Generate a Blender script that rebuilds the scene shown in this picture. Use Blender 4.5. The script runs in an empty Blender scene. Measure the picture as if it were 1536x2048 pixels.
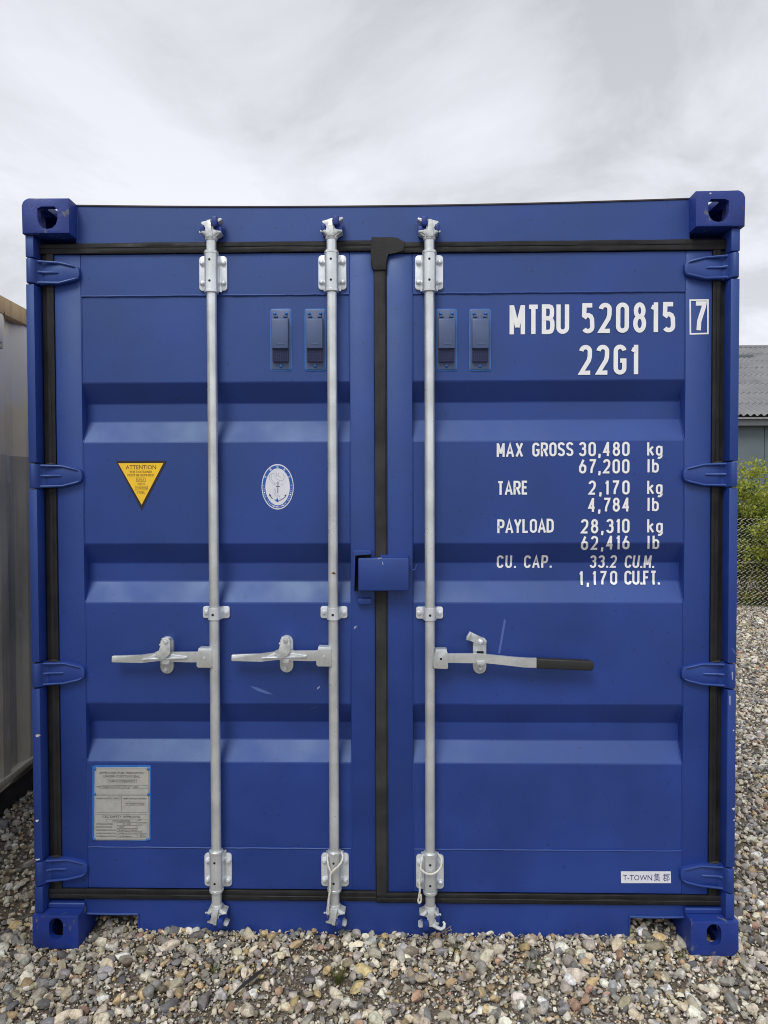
import bpy, bmesh, math, random
import numpy as np
from mathutils import Vector, Matrix, noise as mnoise

random.seed(7)
rng = np.random.default_rng(11)
S = bpy.context.scene
C = S.collection
PI = math.pi
R = math.radians

# ------------------------------------------------------------------ camera
FPX = 1420.0
CAMPOS = Vector((0.0599, -2.4144, 1.5770))
_y, _p, _r = -0.020144, -0.023152, -0.002871
FW = Vector((math.sin(_y)*math.cos(_p), math.cos(_y)*math.cos(_p), math.sin(_p)))
_rt = Vector((math.cos(_y), -math.sin(_y), 0)); _up = _rt.cross(FW)
RT = _rt*math.cos(_r) + _up*math.sin(_r)
UP = _up*math.cos(_r) - _rt*math.sin(_r)
cd = bpy.data.cameras.new('camera'); cam = bpy.data.objects.new('camera', cd); C.objects.link(cam)
cd.sensor_fit = 'VERTICAL'; cd.sensor_height = 36.0; cd.lens = 36.0*FPX/2048.0
cd.clip_start = 0.05; cd.clip_end = 2000
m = Matrix((RT, UP, -FW)).transposed().to_4x4(); m.translation = CAMPOS
cam.matrix_world = m
S.camera = cam

# ------------------------------------------------------------------ world + sun + exposure
SUN_EL, SUN_AZ = R(52), R(-160)          # azimuth from +Y (north) clockwise: behind the camera, to the left
w = bpy.data.worlds.new('World'); S.world = w; w.use_nodes = True
N = w.node_tree.nodes; L = w.node_tree.links; N.clear()
def nd(t, **k):
    n = N.new(t)
    for a, b in k.items(): setattr(n, a, b)
    return n
def mth(op, a, b=None, c=None):
    n = nd('ShaderNodeMath', operation=op)
    for i, v in enumerate((a, b, c)):
        if v is None: continue
        if isinstance(v, (int, float)): n.inputs[i].default_value = v
        else: L.new(v, n.inputs[i])
    return n.outputs[0]
out = nd('ShaderNodeOutputWorld'); bg = nd('ShaderNodeBackground'); L.new(bg.outputs[0], out.inputs[0])
bg.inputs['Strength'].default_value = 0.1
sky = nd('ShaderNodeTexSky', sky_type='NISHITA', sun_disc=False)
sky.sun_elevation = SUN_EL; sky.sun_rotation = SUN_AZ
tc = nd('ShaderNodeTexCoord'); sp = nd('ShaderNodeSeparateXYZ'); L.new(tc.outputs['Generated'], sp.inputs[0])
zz = mth('ADD', mth('MAXIMUM', sp.outputs[2], 0.0), 0.32)
cb = nd('ShaderNodeCombineXYZ')
L.new(mth('DIVIDE', sp.outputs[0], zz), cb.inputs[0]); L.new(mth('DIVIDE', sp.outputs[1], zz), cb.inputs[1])
cb.inputs[2].default_value = 3.7
n1 = nd('ShaderNodeTexNoise'); n1.inputs['Scale'].default_value = 1.9; n1.inputs['Detail'].default_value = 7
n1.inputs['Roughness'].default_value = 0.58; n1.inputs['Distortion'].default_value = 0.35
n2 = nd('ShaderNodeTexNoise'); n2.inputs['Scale'].default_value = 0.62; n2.inputs['Detail'].default_value = 3
L.new(cb.outputs[0], n1.inputs['Vector']); L.new(cb.outputs[0], n2.inputs['Vector'])
cl = mth('ADD', mth('MULTIPLY', n1.outputs[0], 0.76), mth('MULTIPLY', n2.outputs[0], 0.24))
rp = nd('ShaderNodeValToRGB'); L.new(cl, rp.inputs[0])
rp.color_ramp.elements[0].position = 0.40; rp.color_ramp.elements[0].color = (0.480, 0.492, 0.525, 1)
rp.color_ramp.elements[1].position = 0.56; rp.color_ramp.elements[1].color = (0.680, 0.692, 0.745, 1)
e = rp.color_ramp.elements.new(0.47); e.color = (0.590, 0.602, 0.645, 1)
# thinner, whiter cloud towards the horizon
hz_ = nd('ShaderNodeMapRange', clamp=True); L.new(sp.outputs[2], hz_.inputs[0]); hz_.inputs[1].default_value = 0.05; hz_.inputs[2].default_value = 0.60; hz_.inputs[3].default_value = 13.0; hz_.inputs[4].default_value = 9.6
vm = nd('ShaderNodeVectorMath', operation='SCALE'); L.new(rp.outputs[0], vm.inputs[0]); L.new(hz_.outputs[0], vm.inputs[3])
mx = nd('ShaderNodeMix', data_type='RGBA'); mx.inputs[0].default_value = 0.97
L.new(sky.outputs[0], mx.inputs[6]); L.new(vm.outputs[0], mx.inputs[7])
L.new(mx.outputs[2], bg.inputs['Color'])

sd = bpy.data.lights.new('sun', 'SUN'); sun = bpy.data.objects.new('sun', sd); C.objects.link(sun)
sd.energy = 1.5; sd.angle = R(24); sd.color = (1.0, 0.97, 0.93)
sdir = Vector((math.sin(SUN_AZ)*math.cos(SUN_EL), math.cos(SUN_AZ)*math.cos(SUN_EL), math.sin(SUN_EL)))
sun.rotation_euler = (-sdir).to_track_quat('-Z', 'Y').to_euler()
sun.location = sdir*30
S.view_settings.view_transform = 'Standard'; S.view_settings.look = 'None'
S.view_settings.exposure = 0.3; S.view_settings.gamma = 1.0; S.view_settings.use_curve_mapping = False
S.render.engine = 'CYCLES'
S.cycles.filter_width = 1.05

# ------------------------------------------------------------------ helpers
def ray(px, py):
    return FW + RT*((px-768)/FPX) + UP*((1024-py)/FPX)
def P(px, py, Y):
    "photo pixel -> point of the vertical plane y = Y"
    d = ray(px, py); return CAMPOS + d*((Y-CAMPOS.y)/d.y)
def G(px, py, Z):
    "photo pixel -> point of the horizontal plane z = Z"
    d = ray(px, py); return CAMPOS + d*((Z-CAMPOS.z)/d.z)
def X(px, py, Y): return P(px, py, Y).x
def Z(px, py, Y): return P(px, py, Y).z

def thing(name, label, cat, loc=(0, 0, 0), group=None):
    o = bpy.data.objects.new(name, None); C.objects.link(o); o.location = loc
    o.empty_display_size = 0.1
    o['label'] = label; o['category'] = cat
    if group: o['group'] = group
    return o
def tag(o, label, cat, group=None):
    o['label'] = label; o['category'] = cat
    if group: o['group'] = group
    return o
def finish(me, smooth):
    if smooth and len(me.polygons):
        me.polygons.foreach_set('use_smooth', [True]*len(me.polygons))
        me.set_sharp_from_angle(angle=R(smooth if smooth is not True else 35))
    me.update()
def attach(o, parent):
    if parent is not None:
        pm = Matrix.Translation(parent.location)
        if parent.parent is not None: pm = Matrix.Translation(parent.parent.location) @ parent.matrix_parent_inverse @ pm
        o.parent = parent; o.matrix_parent_inverse = pm.inverted()
def obj(name, bm, mat, parent=None, smooth=35, loc=None, label=None, kind=None):
    me = bpy.data.meshes.new(name)
    if isinstance(bm, bmesh.types.BMesh):
        bmesh.ops.recalc_face_normals(bm, faces=bm.faces) if smooth is not None else None
        bm.to_mesh(me); bm.free()
    else: me = bm
    if not me.materials: me.materials.append(mat)
    finish(me, smooth)
    return inst(name, me, parent, loc, label, kind)
def inst(name, me, parent=None, loc=None, label=None, kind=None):
    o = bpy.data.objects.new(name, me); C.objects.link(o)
    if loc is not None: o.location = loc
    attach(o, parent)
    if label: o['label'] = label
    if kind: o['kind'] = kind
    return o
def NB(): return bmesh.new()
def box(bm, x0, x1, y0, y1, z0, z1, bev=0, seg=1):
    v = [bm.verts.new((x, y, z)) for x in (x0, x1) for y in (y0, y1) for z in (z0, z1)]
    f = [bm.faces.new([v[i] for i in q]) for q in ((0,1,3,2),(4,6,7,5),(0,4,5,1),(2,3,7,6),(0,2,6,4),(1,5,7,3))]
    if bev:
        es = list({e for q in f for e in q.edges})
        bmesh.ops.bevel(bm, geom=es, offset=bev, segments=seg, affect='EDGES', profile=0.5)
def prism(bm, pts, y0, y1, bev=0, seg=1):
    "outline pts (x, z) extruded from y0 (front) to y1"
    a = [bm.verts.new((x, y0, z)) for x, z in pts]; b = [bm.verts.new((x, y1, z)) for x, z in pts]
    n = len(pts)
    f = bm.faces.new(a); bm.faces.new(b[::-1])
    for i in range(n): bm.faces.new((a[i], b[i], b[(i+1) % n], a[(i+1) % n]))
    if bev: bmesh.ops.bevel(bm, geom=list(f.edges), offset=bev, segments=seg, affect='EDGES', profile=0.5)
def pp(pts, Y, ox=0, oy=0, s=1.0):
    "photo pixels (optionally from an enlargement) -> (x, z)"
    r = []
    for a, b in pts:
        v = P(ox+a/s, oy+b/s, Y); r.append((v.x, v.z))
    return r
def stadium(cx, cz, wd, ht, n=8):
    r = wd/2; h = ht/2-r
    return [(cx+r*math.cos(PI*i/n), cz+h+r*math.sin(PI*i/n)) for i in range(n+1)] + \
           [(cx+r*math.cos(PI+PI*i/n), cz-h+r*math.sin(PI+PI*i/n)) for i in range(n+1)]
def rrect(cx, cz, wd, ht, r, n=4):
    o = []
    for k, (sx, sz) in enumerate(((1, 1), (-1, 1), (-1, -1), (1, -1))):
        for i in range(n+1):
            a = PI/2*(k+i/n); o.append((cx+sx*(wd/2-r)+r*math.cos(a), cz+sz*(ht/2-r)+r*math.sin(a)))
    return o
def tube(bm, pts, r, seg=8, cap=True, closed=False):
    pts = [Vector(p) for p in pts]; n = len(pts); rings = []
    rr = r if isinstance(r, (list, tuple)) else [r]*n
    t0 = (pts[1]-pts[0]).normalized(); ref = Vector((0, 0, 1)) if abs(t0.z) < .9 else Vector((0, 1, 0))
    u = t0.cross(ref).normalized()
    for i in range(n):
        if closed: t = (pts[(i+1) % n]-pts[i-1])
        else: t = pts[min(i+1, n-1)]-pts[max(i-1, 0)]
        t.normalize()
        u = (u-t*u.dot(t)).normalized(); v = t.cross(u)
        rings.append([bm.verts.new(pts[i]+(u*math.cos(2*PI*k/seg)+v*math.sin(2*PI*k/seg))*rr[i]) for k in range(seg)])
    for i in range(n if closed else n-1):
        a, b = rings[i], rings[(i+1) % n]
        for k in range(seg): bm.faces.new((a[k], a[(k+1) % seg], b[(k+1) % seg], b[k]))
    if cap and not closed: bm.faces.new(rings[0][::-1]); bm.faces.new(rings[-1])
def lathe(bm, cx, cy, prof, seg=20):
    "prof: (radius, z) about a vertical axis"
    rings = []
    for r, z in prof: rings.append([bm.verts.new((cx+r*math.cos(2*PI*k/seg), cy+r*math.sin(2*PI*k/seg), z)) for k in range(seg)])
    for a, b in zip(rings, rings[1:]):
        for k in range(seg): bm.faces.new((a[k], a[(k+1) % seg], b[(k+1) % seg], b[k]))
    bm.faces.new(rings[0][::-1]); bm.faces.new(rings[-1])
def disc_y(bm, cx, cz, prof, seg=12, rot=0.0):
    "prof: (radius, y) about an axis along y (bolt heads, rivets)"
    rings = []
    for r, y in prof: rings.append([bm.verts.new((cx+r*math.cos(rot+2*PI*k/seg), y, cz+r*math.sin(rot+2*PI*k/seg))) for k in range(seg)])
    for a, b in zip(rings, rings[1:]):
        for k in range(seg): bm.faces.new((a[k], a[(k+1) % seg], b[(k+1) % seg], b[k]))
    bm.faces.new(rings[0][::-1]); bm.faces.new(rings[-1])
def dome(bm, cx, cz, y, r, h):
    disc_y(bm, cx, cz, [(r, y), (r*.97, y-h*.3), (r*.78, y-h*.7), (r*.4, y-h*.95), (r*.1, y-h)], 14)
def hexbolt(bm, cx, cz, y, r, h, rot=0.3):
    disc_y(bm, cx, cz, [(r*1.3, y), (r*1.3, y-h*.25)], 14)
    disc_y(bm, cx, cz, [(r, y-h*.25), (r, y-h*.85), (r*.82, y-h)], 6, rot)
    disc_y(bm, cx, cz, [(r*.45, y-h), (r*.45, y-h*1.25)], 8)

# ------------------------------------------------------------------ materials
def mat(name, base, rough=0.5, metal=0.0, var=0.0, vscale=6.0, bump=0.0, bscale=60.0, specks=0.0, spec=0.5, streak=0.0, col2=None, c2amt=0.0, c2scale=3.0, coat=0.0, tint=None):
    M = bpy.data.materials.new(name); M.use_nodes = True
    nt = M.node_tree; n = nt.nodes; l = nt.links; b = n['Principled BSDF']
    b.inputs['Roughness'].default_value = rough; b.inputs['Metallic'].default_value = metal
    b.inputs['Specular IOR Level'].default_value = spec
    b.inputs['Base Color'].default_value = (*base, 1)
    if tint: b.inputs['Specular Tint'].default_value = (*tint, 1)
    if coat: b.inputs['Coat Weight'].default_value = coat; b.inputs['Coat Roughness'].default_value = 0.15
    t = n.new('ShaderNodeNewGeometry')
    vec = t.outputs['Position']
    col = None
    def mixc(fac, a, c, mode='MIX'):
        x = n.new('ShaderNodeMix'); x.data_type = 'RGBA'; x.blend_type = mode
        for s_, v in ((0, fac), (6, a), (7, c)):
            if isinstance(v, (int, float)): x.inputs[s_].default_value = v
            elif isinstance(v, tuple): x.inputs[s_].default_value = (*v, 1)
            else: l.new(v, x.inputs[s_])
        return x.outputs[2]
    def noise_(scale, detail=4, stretch=None, off=0):
        q = n.new('ShaderNodeTexNoise'); q.inputs['Scale'].default_value = scale; q.inputs['Detail'].default_value = detail
        if stretch:
            mp = n.new('ShaderNodeMapping'); mp.inputs['Scale'].default_value = stretch; mp.inputs['Location'].default_value = (off, off, off)
            l.new(vec, mp.inputs['Vector']); l.new(mp.outputs[0], q.inputs['Vector'])
        else: l.new(vec, q.inputs['Vector'])
        return q.outputs[0]
    def ramp(src, a, b_, lo=0.0, hi=1.0):
        q = n.new('ShaderNodeMapRange'); l.new(src, q.inputs[0]); q.clamp = True
        q.inputs[1].default_value = a; q.inputs[2].default_value = b_; q.inputs[3].default_value = lo; q.inputs[4].default_value = hi
        return q.outputs[0]
    col = tuple(base)
    if var:
        d = tuple(max(0, c*(1-var)) for c in base); u = tuple(min(1, c*(1+var)) for c in base)
        col = mixc(ramp(noise_(vscale), .35, .65), d, u)
    if streak:
        col = mixc(ramp(noise_(1.0, 5, (34, 34, 1.3)), .5, .72, 0, streak), col, tuple(c*.55+.02 for c in base))
    if col2:
        col = mixc(ramp(noise_(c2scale, 6, (1, 1, .6), 5), .62-.2*c2amt, .66-.2*c2amt), col, col2)
    if specks:
        vo = n.new('ShaderNodeTexVoronoi'); vo.voronoi_dimensions = '2D'; vo.inputs['Scale'].default_value = 17
        sx_ = n.new('ShaderNodeSeparateXYZ'); l.new(vec, sx_.inputs[0]); cx_ = n.new('ShaderNodeCombineXYZ'); l.new(sx_.outputs[0], cx_.inputs[0]); l.new(sx_.outputs[2], cx_.inputs[1]); l.new(cx_.outputs[0], vo.inputs['Vector'])
        sep = n.new('ShaderNodeSeparateColor'); l.new(vo.outputs['Color'], sep.inputs[0])
        rad = n.new('ShaderNodeMath'); rad.operation = 'MULTIPLY_ADD'; l.new(sep.outputs[0], rad.inputs[0]); rad.inputs[1].default_value = .050; rad.inputs[2].default_value = .020   # dot size differs
        lt = n.new('ShaderNodeMath'); lt.operation = 'LESS_THAN'; l.new(vo.outputs['Distance'], lt.inputs[0]); l.new(rad.outputs[0], lt.inputs[1])
        ok = n.new('ShaderNodeMath'); ok.operation = 'GREATER_THAN'; l.new(sep.outputs[1], ok.inputs[0]); ok.inputs[1].default_value = 1-specks
        mu = n.new('ShaderNodeMath'); mu.operation = 'MULTIPLY'; l.new(lt.outputs[0], mu.inputs[0]); l.new(ok.outputs[0], mu.inputs[1])
        mu2 = n.new('ShaderNodeMath'); mu2.operation = 'MULTIPLY'; l.new(mu.outputs[0], mu2.inputs[0]); mu2.inputs[1].default_value = .65
        col = mixc(mu2.outputs[0], col, tuple(c*.35 for c in base))
    if not isinstance(col, tuple): l.new(col, b.inputs['Base Color'])
    if bump:
        bp = n.new('ShaderNodeBump'); bp.inputs['Strength'].default_value = bump; bp.inputs['Distance'].default_value = .002
        l.new(noise_(bscale, 5), bp.inputs['Height']); l.new(bp.outputs[0], b.inputs['Normal'])
        rr = ramp(noise_(vscale*1.7+1, 3), .3, .7, max(0, rough-.07), min(1, rough+.07)); l.new(rr, b.inputs['Roughness'])
    return M
BLUE = (0.0102, 0.034, 0.222)
M = {}
M['blue'] = mat('blue_paint', BLUE, .52, 0, .13, 3.0, .14, 160, specks=.42, spec=.9, tint=(.66, .88, 1.0))
M['blue_frame'] = mat('blue_frame_paint', tuple(c*1.02 for c in BLUE), .52, 0, .08, 5.0, .16, 90, specks=.12, spec=.9, tint=(.66, .88, 1.0))
M['blue_cast'] = mat('blue_cast_paint', tuple(c*1.05 for c in BLUE), .48, 0, .12, 9.0, .4, 120, col2=(.10, .11, .16), c2amt=-.02, c2scale=26)
M['blue_bright'] = mat('bright_blue_sealant', (.03, .15, .48), .35, 0, .15, 30, .2, 80)
M['blue_grey'] = mat('grey_blue_plastic', (.070, .108, .225), .42, 0, .05, 20, .08, 200)
M['rubber'] = mat('black_rubber', (.013, .013, .014), .6, 0, .35, 14, .4, 120, streak=.3, spec=.3)
M['rubber_grey'] = mat('weathered_rubber', (.032, .032, .033), .65, 0, .3, 10, .45, 120, spec=.3)
M['dark'] = mat('dark_void', (.006, .006, .007), .8)
M['grille'] = mat('dark_grille', (.035, .048, .12), .6)
M['zinc'] = mat('galvanised_steel', (.72, .755, .76), .33, .6, .14, 9, .25, 70, streak=.25)
M['zinc_bright'] = mat('bright_zinc', (.74, .78, .81), .36, .4, .06, 20, .12, 90)
M['cast'] = mat('cast_zinc', (.62, .65, .65), .42, .4, .16, 40, .6, 90)
M['white'] = mat('white_vinyl', (.88, .89, .90), .42, 0, .03, 30)
M['label_white'] = mat('white_label', (.72, .74, .80), .4, 0, .04, 40)
M['yellow'] = mat('yellow_vinyl', (.93, .58, .03), .45, 0, .05, 25)
M['black'] = mat('black_print', (.02, .015, .012), .5)
M['brown_print'] = mat('brown_print', (.06, .035, .01), .5)
M['navy'] = mat('navy_print', (.012, .015, .14), .5)
M['emblem_blue'] = mat('emblem_blue', (.02, .10, .42), .45)
M['emblem_dark'] = mat('emblem_dark', (.012, .03, .11), .5)
M['emblem_grey'] = mat('emblem_grey', (.30, .34, .42), .5)
M['alu'] = mat('grey_metal_plate', (.43, .425, .40), .5, .0, .05, 60, .15, 200)
M['plate_ink'] = mat('plate_ink', (.05, .05, .05), .5)
M['grip'] = mat('black_grip', (.018, .018, .019), .5, 0, .1, 30, .2, 150)
M['scuff'] = mat('pale_scuff', (.075, .125, .36), .6)
M['faint'] = mat('faint_scratch', (.30, .34, .50), .6)
M['chip'] = mat('bare_chip', (.55, .50, .47), .6, 0, .3, 80)
M['rust'] = mat('red_primer', (.11, .03, .018), .75, 0, .3, 20, .5, 60)
M['rope'] = mat('white_rope', (.66, .64, .58), .85, 0, .12, 120, .4, 300)
M['roof_edge'] = mat('dark_sealant', (.035, .022, .022), .6)

# ------------------------------------------------------------------ setting: ground and gravel
def sm(a, b, t):
    t = min(1, max(0, (t-a)/(b-a))); return t*t*(3-2*t)
def ground_h(x, y):
    h = .010*mnoise.noise((x*1.1, y*1.1, 2.3)) + .006*mnoise.noise((x*3.1, y*3.1, 7.7)) - .012
    heap = .036*sm(-.28, .03, y)*sm(1.12, .80, abs(x))
    inside = .050*sm(.05, .24, y)*sm(1.20, .98, abs(x)) if y < 6.2 else 0
    return h + heap + inside
def axis(a, b, st, far): return sorted([-far, -far/4, -40, -16, *np.arange(a, b+.001, st).tolist(), 24, 40, far/4, far])
gx = axis(-5, 12, .14, 500); gy = axis(-4, 12, .14, 500)
gx = sorted(set(gx)); gy = sorted(set(gy))
vs = [(x, y, ground_h(x, y)-.010 if abs(x) < 14 and abs(y) < 14 else -.02) for y in gy for x in gx]
nx = len(gx)
fs = [(j*nx+i, j*nx+i+1, (j+1)*nx+i+1, (j+1)*nx+i) for j in range(len(gy)-1) for i in range(nx-1)]
me = bpy.data.meshes.new('ground'); me.from_pydata(vs, [], fs)
M['soil'] = mat('gritty_soil', (.115, .095, .070), .9, 0, .5, 160, 1.0, 120, col2=(.24, .21, .165), c2amt=.3, c2scale=190)
ground = obj('ground', me, M['soil'], smooth=True, kind='structure')

# stone shapes
def stone_mesh(seed, sub=2):
    bm = NB(); bmesh.ops.create_icosphere(bm, subdivisions=sub, radius=1)
    rs = random.Random(seed); o = Vector((rs.random()*50, rs.random()*50, rs.random()*50))
    sx, sy, sz = rs.uniform(.85, 1.3), rs.uniform(.68, .95), rs.uniform(.50, .80)
    cuts = [(Vector((rs.gauss(0, 1), rs.gauss(0, 1), rs.gauss(0, 1))).normalized(), rs.uniform(.46, .80)) for _ in range(rs.choice((5, 8, 11, 14)))]
    for v in bm.verts:
        p = v.co.copy()
        p *= 1+.28*mnoise.noise(p*.9+o)+.08*mnoise.noise(p*2.3+o)
        for nrm, d in cuts:
            q = p.dot(nrm)
            if q > d: p -= nrm*(q-d)*.95
        v.co = (p.x*sx, p.y*sy, p.z*sz)
    return bm
def stone_mat(name, instancer):
    Mt = bpy.data.materials.new(name); Mt.use_nodes = True; nt = Mt.node_tree; n = nt.nodes; l = nt.links; b = n['Principled BSDF']
    if instancer:
        a = n.new('ShaderNodeAttribute'); a.attribute_type = 'INSTANCER'; a.attribute_name = 'stone_col'; colo = a.outputs['Color']
    else:
        a = n.new('ShaderNodeObjectInfo'); colo = a.outputs['Color']
    geo = n.new('ShaderNodeNewGeometry')
    q = n.new('ShaderNodeTexNoise'); q.inputs['Scale'].default_value = 95; q.inputs['Detail'].default_value = 6; q.inputs['Roughness'].default_value = .65; l.new(geo.outputs['Position'], q.inputs['Vector'])
    mr = n.new('ShaderNodeMapRange'); l.new(q.outputs[0], mr.inputs[0]); mr.inputs[1].default_value = .3; mr.inputs[2].default_value = .7; mr.inputs[3].default_value = .62; mr.inputs[4].default_value = 1.25
    vm_ = n.new('ShaderNodeVectorMath'); vm_.operation = 'SCALE'; l.new(colo, vm_.inputs[0]); l.new(mr.outputs[0], vm_.inputs[3])
    q2 = n.new('ShaderNodeTexNoise'); q2.inputs['Scale'].default_value = 38; q2.inputs['Detail'].default_value = 4; l.new(geo.outputs['Position'], q2.inputs['Vector'])
    m2 = n.new('ShaderNodeMapRange'); l.new(q2.outputs[0], m2.inputs[0]); m2.inputs[1].default_value = .56; m2.inputs[2].default_value = .66; m2.inputs[3].default_value = 0; m2.inputs[4].default_value = .55
    mx_ = n.new('ShaderNodeMix'); mx_.data_type = 'RGBA'; l.new(m2.outputs[0], mx_.inputs[0]); l.new(vm_.outputs[0], mx_.inputs[6]); mx_.inputs[7].default_value = (.13, .105, .07, 1)
    l.new(mx_.outputs[2], b.inputs['Base Color']); b.inputs['Roughness'].default_value = .62
    bp = n.new('ShaderNodeBump'); bp.inputs['Strength'].default_value = .5; bp.inputs['Distance'].default_value = .002; l.new(q.outputs[0], bp.inputs['Height']); l.new(bp.outputs[0], b.inputs['Normal'])
    return Mt
M['stone_i'] = stone_mat('gravel_stone', True); M['stone_o'] = stone_mat('pebble_stone', False)
pal = np.array([(.50,.46,.38),(.56,.53,.47),(.42,.38,.30),(.36,.34,.31),(.29,.28,.27),(.20,.20,.205),(.12,.12,.13),(.40,.31,.19),(.46,.36,.20),(.33,.22,.16),(.62,.60,.56),(.25,.22,.17),(.30,.31,.33),(.36,.24,.19)])
pw = np.array([15,14,11,9,9,9,7,6,4,2,13,7,7,1], float); pw /= pw.sum()
def stone_colours(n):
    c = pal[rng.choice(len(pal), n, p=pw)]
    return np.clip(c*rng.uniform(.70, 1.50, (n, 1))*rng.uniform(.96, 1.04, (n, 3))*np.array([1.10, 1.06, .975]), .02, .82)
def scatter(x0, x1, y0, y1, st, keep=None):
    xs, ys = np.meshgrid(np.arange(x0, x1, st), np.arange(y0, y1, st))
    p = np.stack([xs.ravel(), ys.ravel()], 1); p += rng.uniform(-.5, .5, p.shape)*st
    if keep is not None: p = p[keep(p)]
    return p
def left_x(y): return -1.80
regs = []
regs.append((scatter(-2.6, 2.9, -1.5, .42, .0172, lambda p: (p[:, 0] > -2.5)), 1.0))
regs.append((scatter(-2.0, -1.1, .42, 4.2, .022), 1.05))
regs.append((scatter(1.1, 3.4, .42, 3.4, .021), 1.05))
regs.append((scatter(1.5, 6.8, 3.4, 7.9, .030), 1.30))
regs.append((scatter(-1.5, 1.6, -.55, .10, .0105), .36))
regs.append((scatter(-2.6, 2.9, -2.7, -1.5, .023), 1.15))
regs.append((scatter(2.9, 6.8, -2.0, 3.4, .031, lambda p: (p[:, 0] > 3.4) | (p[:, 1] < .42)), 1.35))
pts = np.concatenate([r[0] for r in regs]); fac = np.concatenate([np.full(len(r[0]), r[1]) for r in regs])
bare = np.array([mnoise.noise((a*2.3, b*2.3, 31.0))+.5*mnoise.noise((a*7, b*7, 3.0)) for a, b in pts])
sel = rng.random(len(pts)) > np.clip((bare-.15)*1.2, 0, .38); pts, fac = pts[sel], fac[sel]
n = len(pts)
rad = np.clip(rng.lognormal(math.log(.0106), .44, n), .0050, .029)*fac
hz = np.array([ground_h(a, b) for a, b in pts]) + rng.uniform(-.006, .005, n) + rad*.12
cols = stone_colours(n)
rots = np.stack([rng.normal(0, .4, n), rng.normal(0, .4, n), rng.uniform(0, 6.283, n)], 1)
# the 300 stones that show largest (nearest the lens) stand as pieces of the ground
d3 = np.stack([pts[:, 0], pts[:, 1], hz], 1) - np.array(CAMPOS)
dep = d3 @ np.array(FW); ux = 768+FPX*(d3 @ np.array(RT))/dep; uy = 1024-FPX*(d3 @ np.array(UP))/dep
vis = (ux > 10) & (ux < 1526) & (uy > 1880) & (uy < 2040) & (dep > .5)
score = np.where(vis, rad/dep, -1)
big = np.argsort(-score)[:300]
stones = []
for k in range(14):
    bm = stone_mesh(k); me = bpy.data.meshes.new('pebble'); bm.to_mesh(me); bm.free(); me.materials.append(M['stone_o']); finish(me, 32); stones.append(me)
for i in big:
    o = bpy.data.objects.new('pebble', stones[int(rng.integers(14))]); C.objects.link(o)
    o.location = (pts[i, 0], pts[i, 1], hz[i]+.004); o.rotation_euler = rots[i]; s_ = rad[i]*1.05; o.scale = (s_, s_, s_)
    o.color = (*cols[i], 1); o.parent = ground
msk = np.ones(n, bool); msk[big] = False
pts, hz, rad, cols, rots = pts[msk], hz[msk], rad[msk], cols[msk], rots[msk]; n = len(pts)
# one gravel object: loose points carry the stones, the stone shapes ride in the same mesh
V = [(a, b, c) for (a, b), c in zip(pts, hz)]; F = []; pid = []
for k in range(14):
    bm = stone_mesh(k, 2 if k < 10 else 1); base = len(V)
    V += [tuple(v.co) for v in bm.verts]; F += [tuple(base+v.index for v in f.verts) for f in bm.faces]; pid += [k]*len(bm.verts); bm.free()
me = bpy.data.meshes.new('gravel'); me.from_pydata(V, [], F)
nv = len(V); ns = nv-n
def addattr(nm, typ, key, arr):
    a = me.attributes.new(nm, typ, 'POINT'); a.data.foreach_set(key, np.ascontiguousarray(arr, dtype=np.int32 if typ in ('INT',) else np.float32).ravel())
a = me.attributes.new('is_seat', 'BOOLEAN', 'POINT'); a.data.foreach_set('value', np.concatenate([np.ones(n, bool), np.zeros(ns, bool)]))
addattr('shape_id', 'INT', 'value', np.concatenate([rng.integers(0, 14, n), np.array(pid)]))
addattr('size', 'FLOAT', 'value', np.concatenate([rad, np.zeros(ns)]))
addattr('turn', 'FLOAT_VECTOR', 'vector', np.concatenate([rots, np.zeros((ns, 3))]))
addattr('stone_col', 'FLOAT_COLOR', 'color', np.concatenate([np.concatenate([cols, np.ones((n, 1))], 1), np.ones((ns, 4))]))
me.materials.append(M['stone_i']); finish(me, 32)
gravel = bpy.data.objects.new('gravel', me); C.objects.link(gravel); gravel['kind'] = 'stuff'
ng = bpy.data.node_groups.new('gravel_nodes', 'GeometryNodeTree')
ng.interface.new_socket('Geometry', in_out='INPUT', socket_type='NodeSocketGeometry'); ng.interface.new_socket('Geometry', in_out='OUTPUT', socket_type='NodeSocketGeometry')
gn = ng.nodes; gl = ng.links
gi = gn.new('NodeGroupInput'); go = gn.new('NodeGroupOutput')
def named(nm, t):
    q = gn.new('GeometryNodeInputNamedAttribute'); q.data_type = t; q.inputs[0].default_value = nm; return q.outputs[0]
se = gn.new('GeometryNodeSeparateGeometry'); se.domain = 'POINT'; gl.new(gi.outputs[0], se.inputs[0]); gl.new(named('is_seat', 'BOOLEAN'), se.inputs[1])
m2p = gn.new('GeometryNodeMeshToPoints'); gl.new(se.outputs[0], m2p.inputs[0])
sti = gn.new('GeometryNodeSplitToInstances'); sti.domain = 'POINT'; gl.new(se.outputs[1], sti.inputs[0]); gl.new(named('shape_id', 'INT'), sti.inputs['Group ID'])
iop = gn.new('GeometryNodeInstanceOnPoints'); gl.new(m2p.outputs[0], iop.inputs['Points']); gl.new(sti.outputs[0], iop.inputs['Instance'])
iop.inputs['Pick Instance'].default_value = True; gl.new(named('shape_id', 'INT'), iop.inputs['Instance Index'])
e2r = gn.new('FunctionNodeEulerToRotation'); gl.new(named('turn', 'FLOAT_VECTOR'), e2r.inputs[0]); gl.new(e2r.outputs[0], iop.inputs['Rotation'])
gl.new(named('size', 'FLOAT'), iop.inputs['Scale'])
gl.new(iop.outputs[0], go.inputs[0])
md = gravel.modifiers.new('stones', 'NODES'); md.node_group = ng

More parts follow.
